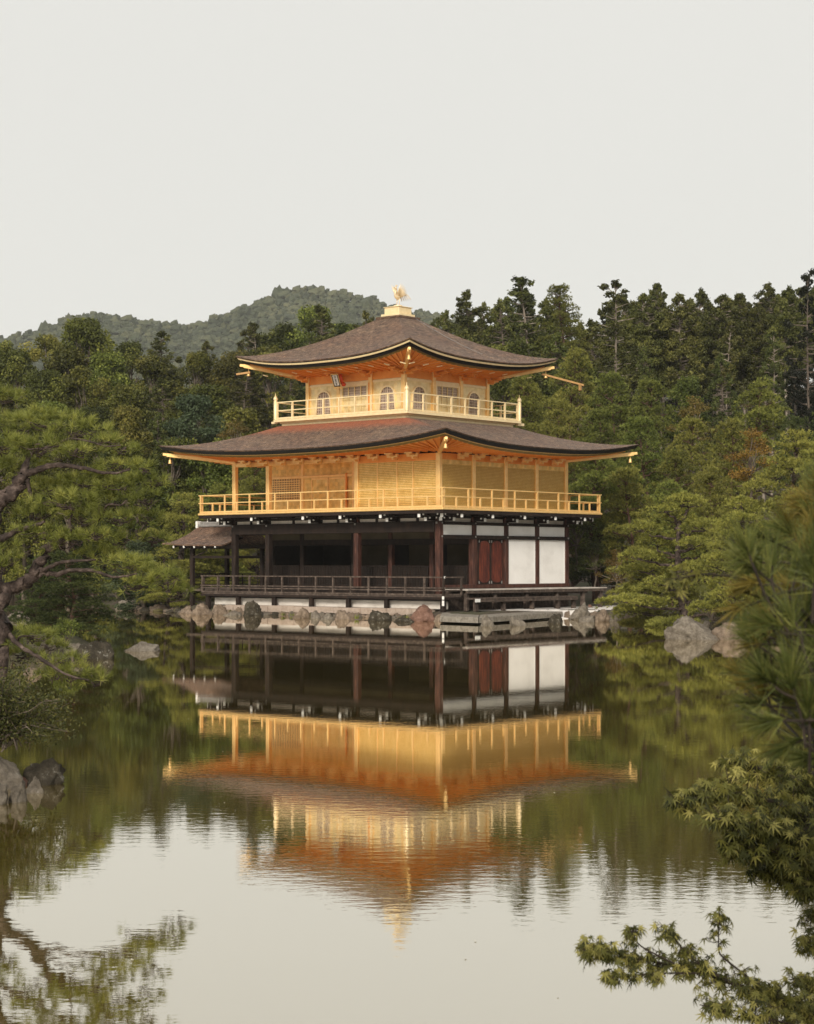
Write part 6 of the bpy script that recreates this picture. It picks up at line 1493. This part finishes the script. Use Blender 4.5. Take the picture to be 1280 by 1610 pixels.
# ------------------------------------------------------------------ garden fences right of the pavilion
def fence(pts, Y, lab):
    r = tag(empty('fence', (0, 0, 0)), lab, 'fence')
    a = at(pts[0][0], pts[0][1], Y); b = at(pts[1][0], pts[1][1], Y)
    z0 = hz(a[0], Y)
    for zz in (.35, .75):
        m = MB(); m.tube([(a[0], Y, z0 + zz), (b[0], Y, z0 + zz)], .035, 8); m.build('rail', M['deck_wood'], r)
    n = max(2, int((b[0] - a[0]) / .9))
    for i in range(n + 1):
        x = a[0] + (b[0] - a[0]) * i / n; m = MB(); m.box(x - .04, x + .04, Y - .04, Y + .04, z0 - .2, z0 + .85); m.build('fence_post', M['deck_wood'], r)
fence([(940, 900), (1060, 900)], 93, 'low pale bamboo fence behind the small rust-topped tree')
fence([(1010, 890), (1130, 890)], 97, 'farther pale fence glimpsed through the layered garden pine')
fence([(385, 900), (440, 900)], 108, 'pale fence glimpsed through the open ground floor at the left')

# two visitors far off, seen through the open end of the ground floor
def person(px, py_feet, Y, lab, col, turn):
    x = (px - 640) * Y / FPX; z = hz(x, Y)
    r = tag(empty('person', (x, Y, z), turn), lab, 'person', None)
    bm = bmesh.new(); J = {'p': (0, 0, .92), 'c': (0, 0, 1.25), 'n': (0, 0, 1.47), 'h': (0, -.01, 1.60), 't': (0, -.01, 1.70), 'k1': (.1, -.02, .5), 'a1': (.11, .02, .08), 'f1': (.12, -.12, .04), 'k2': (-.1, -.05, .5), 'a2': (-.11, .0, .08), 'f2': (-.12, -.14, .04),
         's1': (.17, 0, 1.38), 'e1': (.23, -.02, 1.10), 'w1': (.22, -.14, .88), 's2': (-.17, 0, 1.38), 'e2': (-.23, -.02, 1.10), 'w2': (-.18, -.2, 1.0)}
    Rr = {'p': .13, 'c': .14, 'n': .055, 'h': .095, 't': .07, 'k1': .065, 'a1': .045, 'f1': .04, 'k2': .065, 'a2': .045, 'f2': .04, 's1': .06, 'e1': .045, 'w1': .035, 's2': .06, 'e2': .045, 'w2': .035}
    vs = {k: bm.verts.new(v) for k, v in J.items()}
    for a, b in (('p', 'c'), ('c', 'n'), ('n', 'h'), ('h', 't'), ('p', 'k1'), ('k1', 'a1'), ('a1', 'f1'), ('p', 'k2'), ('k2', 'a2'), ('a2', 'f2'), ('c', 's1'), ('s1', 'e1'), ('e1', 'w1'), ('c', 's2'), ('s2', 'e2'), ('e2', 'w2')): bm.edges.new((vs[a], vs[b]))
    me = bpy.data.meshes.new('body'); idx = list(J); bm.verts.index_update(); bm.to_mesh(me); bm.free()
    o = bpy.data.objects.new('body', me); COL.objects.link(o); o.parent = r; me.skin_vertices.new() if False else None
    md = o.modifiers.new('skin', 'SKIN')
    for k, sv in zip(idx, me.skin_vertices[0].data): sv.radius = (Rr[k], Rr[k]); 
    me.skin_vertices[0].data[0].use_root = True
    o.modifiers.new('sub', 'SUBSURF').render_levels = 2; me.materials.append(M[col])
    hb = MB(); hb.add(ICO_V * [.105, .115, .10] + [0, .02, 1.68], ICO_F); hb.build('hair', M['interior_wood'], r, True)
    jk = MB(); jk.lathe([(.13, 0), (.17, .08), (.19, .35), (.19, .5), (.07, .6)], (0, 0, .88), 12); jk.build('shirt', M[col], r, True)
M['skin_tone'] = noisy('skin_tone', [(.5, .33, .25), (.6, .42, .32)], 8, bump=0)
M['white_shirt'] = noisy('white_shirt', [(.7, .68, .66), (.8, .78, .76)], 8, bump=0)
M['pink_shirt'] = noisy('pink_shirt', [(.6, .32, .26), (.7, .42, .35)], 8, bump=0)
person(407, 0, 106, 'visitor in a white shirt far behind the open ground floor', 'white_shirt', .4)
person(416, 0, 105, 'visitor in a pinkish top next to the one in white, far behind the ground floor', 'pink_shirt', -.8)

# ------------------------------------------------------------------ names for the many woodland trees
ROWN = {'left': ['on the skyline', 'in rank two', 'halfway down', 'low down', 'at the slope foot'],
        'right': ['in rank two', 'in rank three', 'deep inside', 'at the very back', 'behind all others']}
byrow = {}
for r, px, py, Y, d in PLANTED:
    if d: byrow.setdefault(d, []).append((px, r))
ORD = ['first', 'second', 'third', 'fourth', 'fifth', 'sixth', 'seventh', 'eighth', 'ninth', 'tenth', 'eleventh', 'twelfth', 'thirteenth', 'fourteenth', 'fifteenth', 'sixteenth', 'seventeenth', 'eighteenth', 'nineteenth', 'twentieth', 'twenty-first', 'twenty-second', 'twenty-third', 'twenty-fourth']
def land(px, side):
    if side == 'left':
        for lim, t in ((-1, 'beyond the left edge'), (90, 'under the left hill'), (200, 'before the left hill'), (300, 'below the saddle of the hills'), (400, 'left of the top roof tip'), (520, 'behind the top roof tip'), (2000, 'behind the top roof')):
            if px < lim: return t
    for lim, t in ((780, 'right of the roof peak'), (880, 'above the right roof tip'), (960, 'left of the pale bare trunk'), (1040, 'right of the pale bare trunk'), (1150, 'above the bare dark stems'), (1281, 'near the right edge'), (5000, 'beyond the right edge')):
        if px < lim: return t
for d, lst in byrow.items():
    lst.sort(key=lambda q: q[0])
    for i, (px, r) in enumerate(lst):
        kd = 'dark conifer' if r['category'] == 'cypress' else 'leafy tree'
        r['label'] = f"{kd} {land(px, d[0])}, {ORD[min(i, 23)]} {ROWN[d[0]][d[1]]}, {d[0]} woods"
        r['group'] = f"trees of the {d[0]} woods"

# haze: one closed box of thin even air
mh = bpy.data.materials.new('haze'); mh.use_nodes = True; nh = mh.node_tree; nh.nodes.clear()
pv = nh.nodes.new('ShaderNodeVolumePrincipled'); pv.inputs['Color'].default_value = (.93, .94, .92, 1); pv.inputs['Density'].default_value = HAZE_D; pv.inputs['Anisotropy'].default_value = 0
oh = nh.nodes.new('ShaderNodeOutputMaterial'); nh.links.new(pv.outputs[0], oh.inputs['Volume'])
mb = MB(); mb.box(-1700, 1700, -80, 1700, -3, 320); hb = mb.build('haze', mh); tag(hb, 'thin pale haze over the far hills', 'haze', kind='stuff')
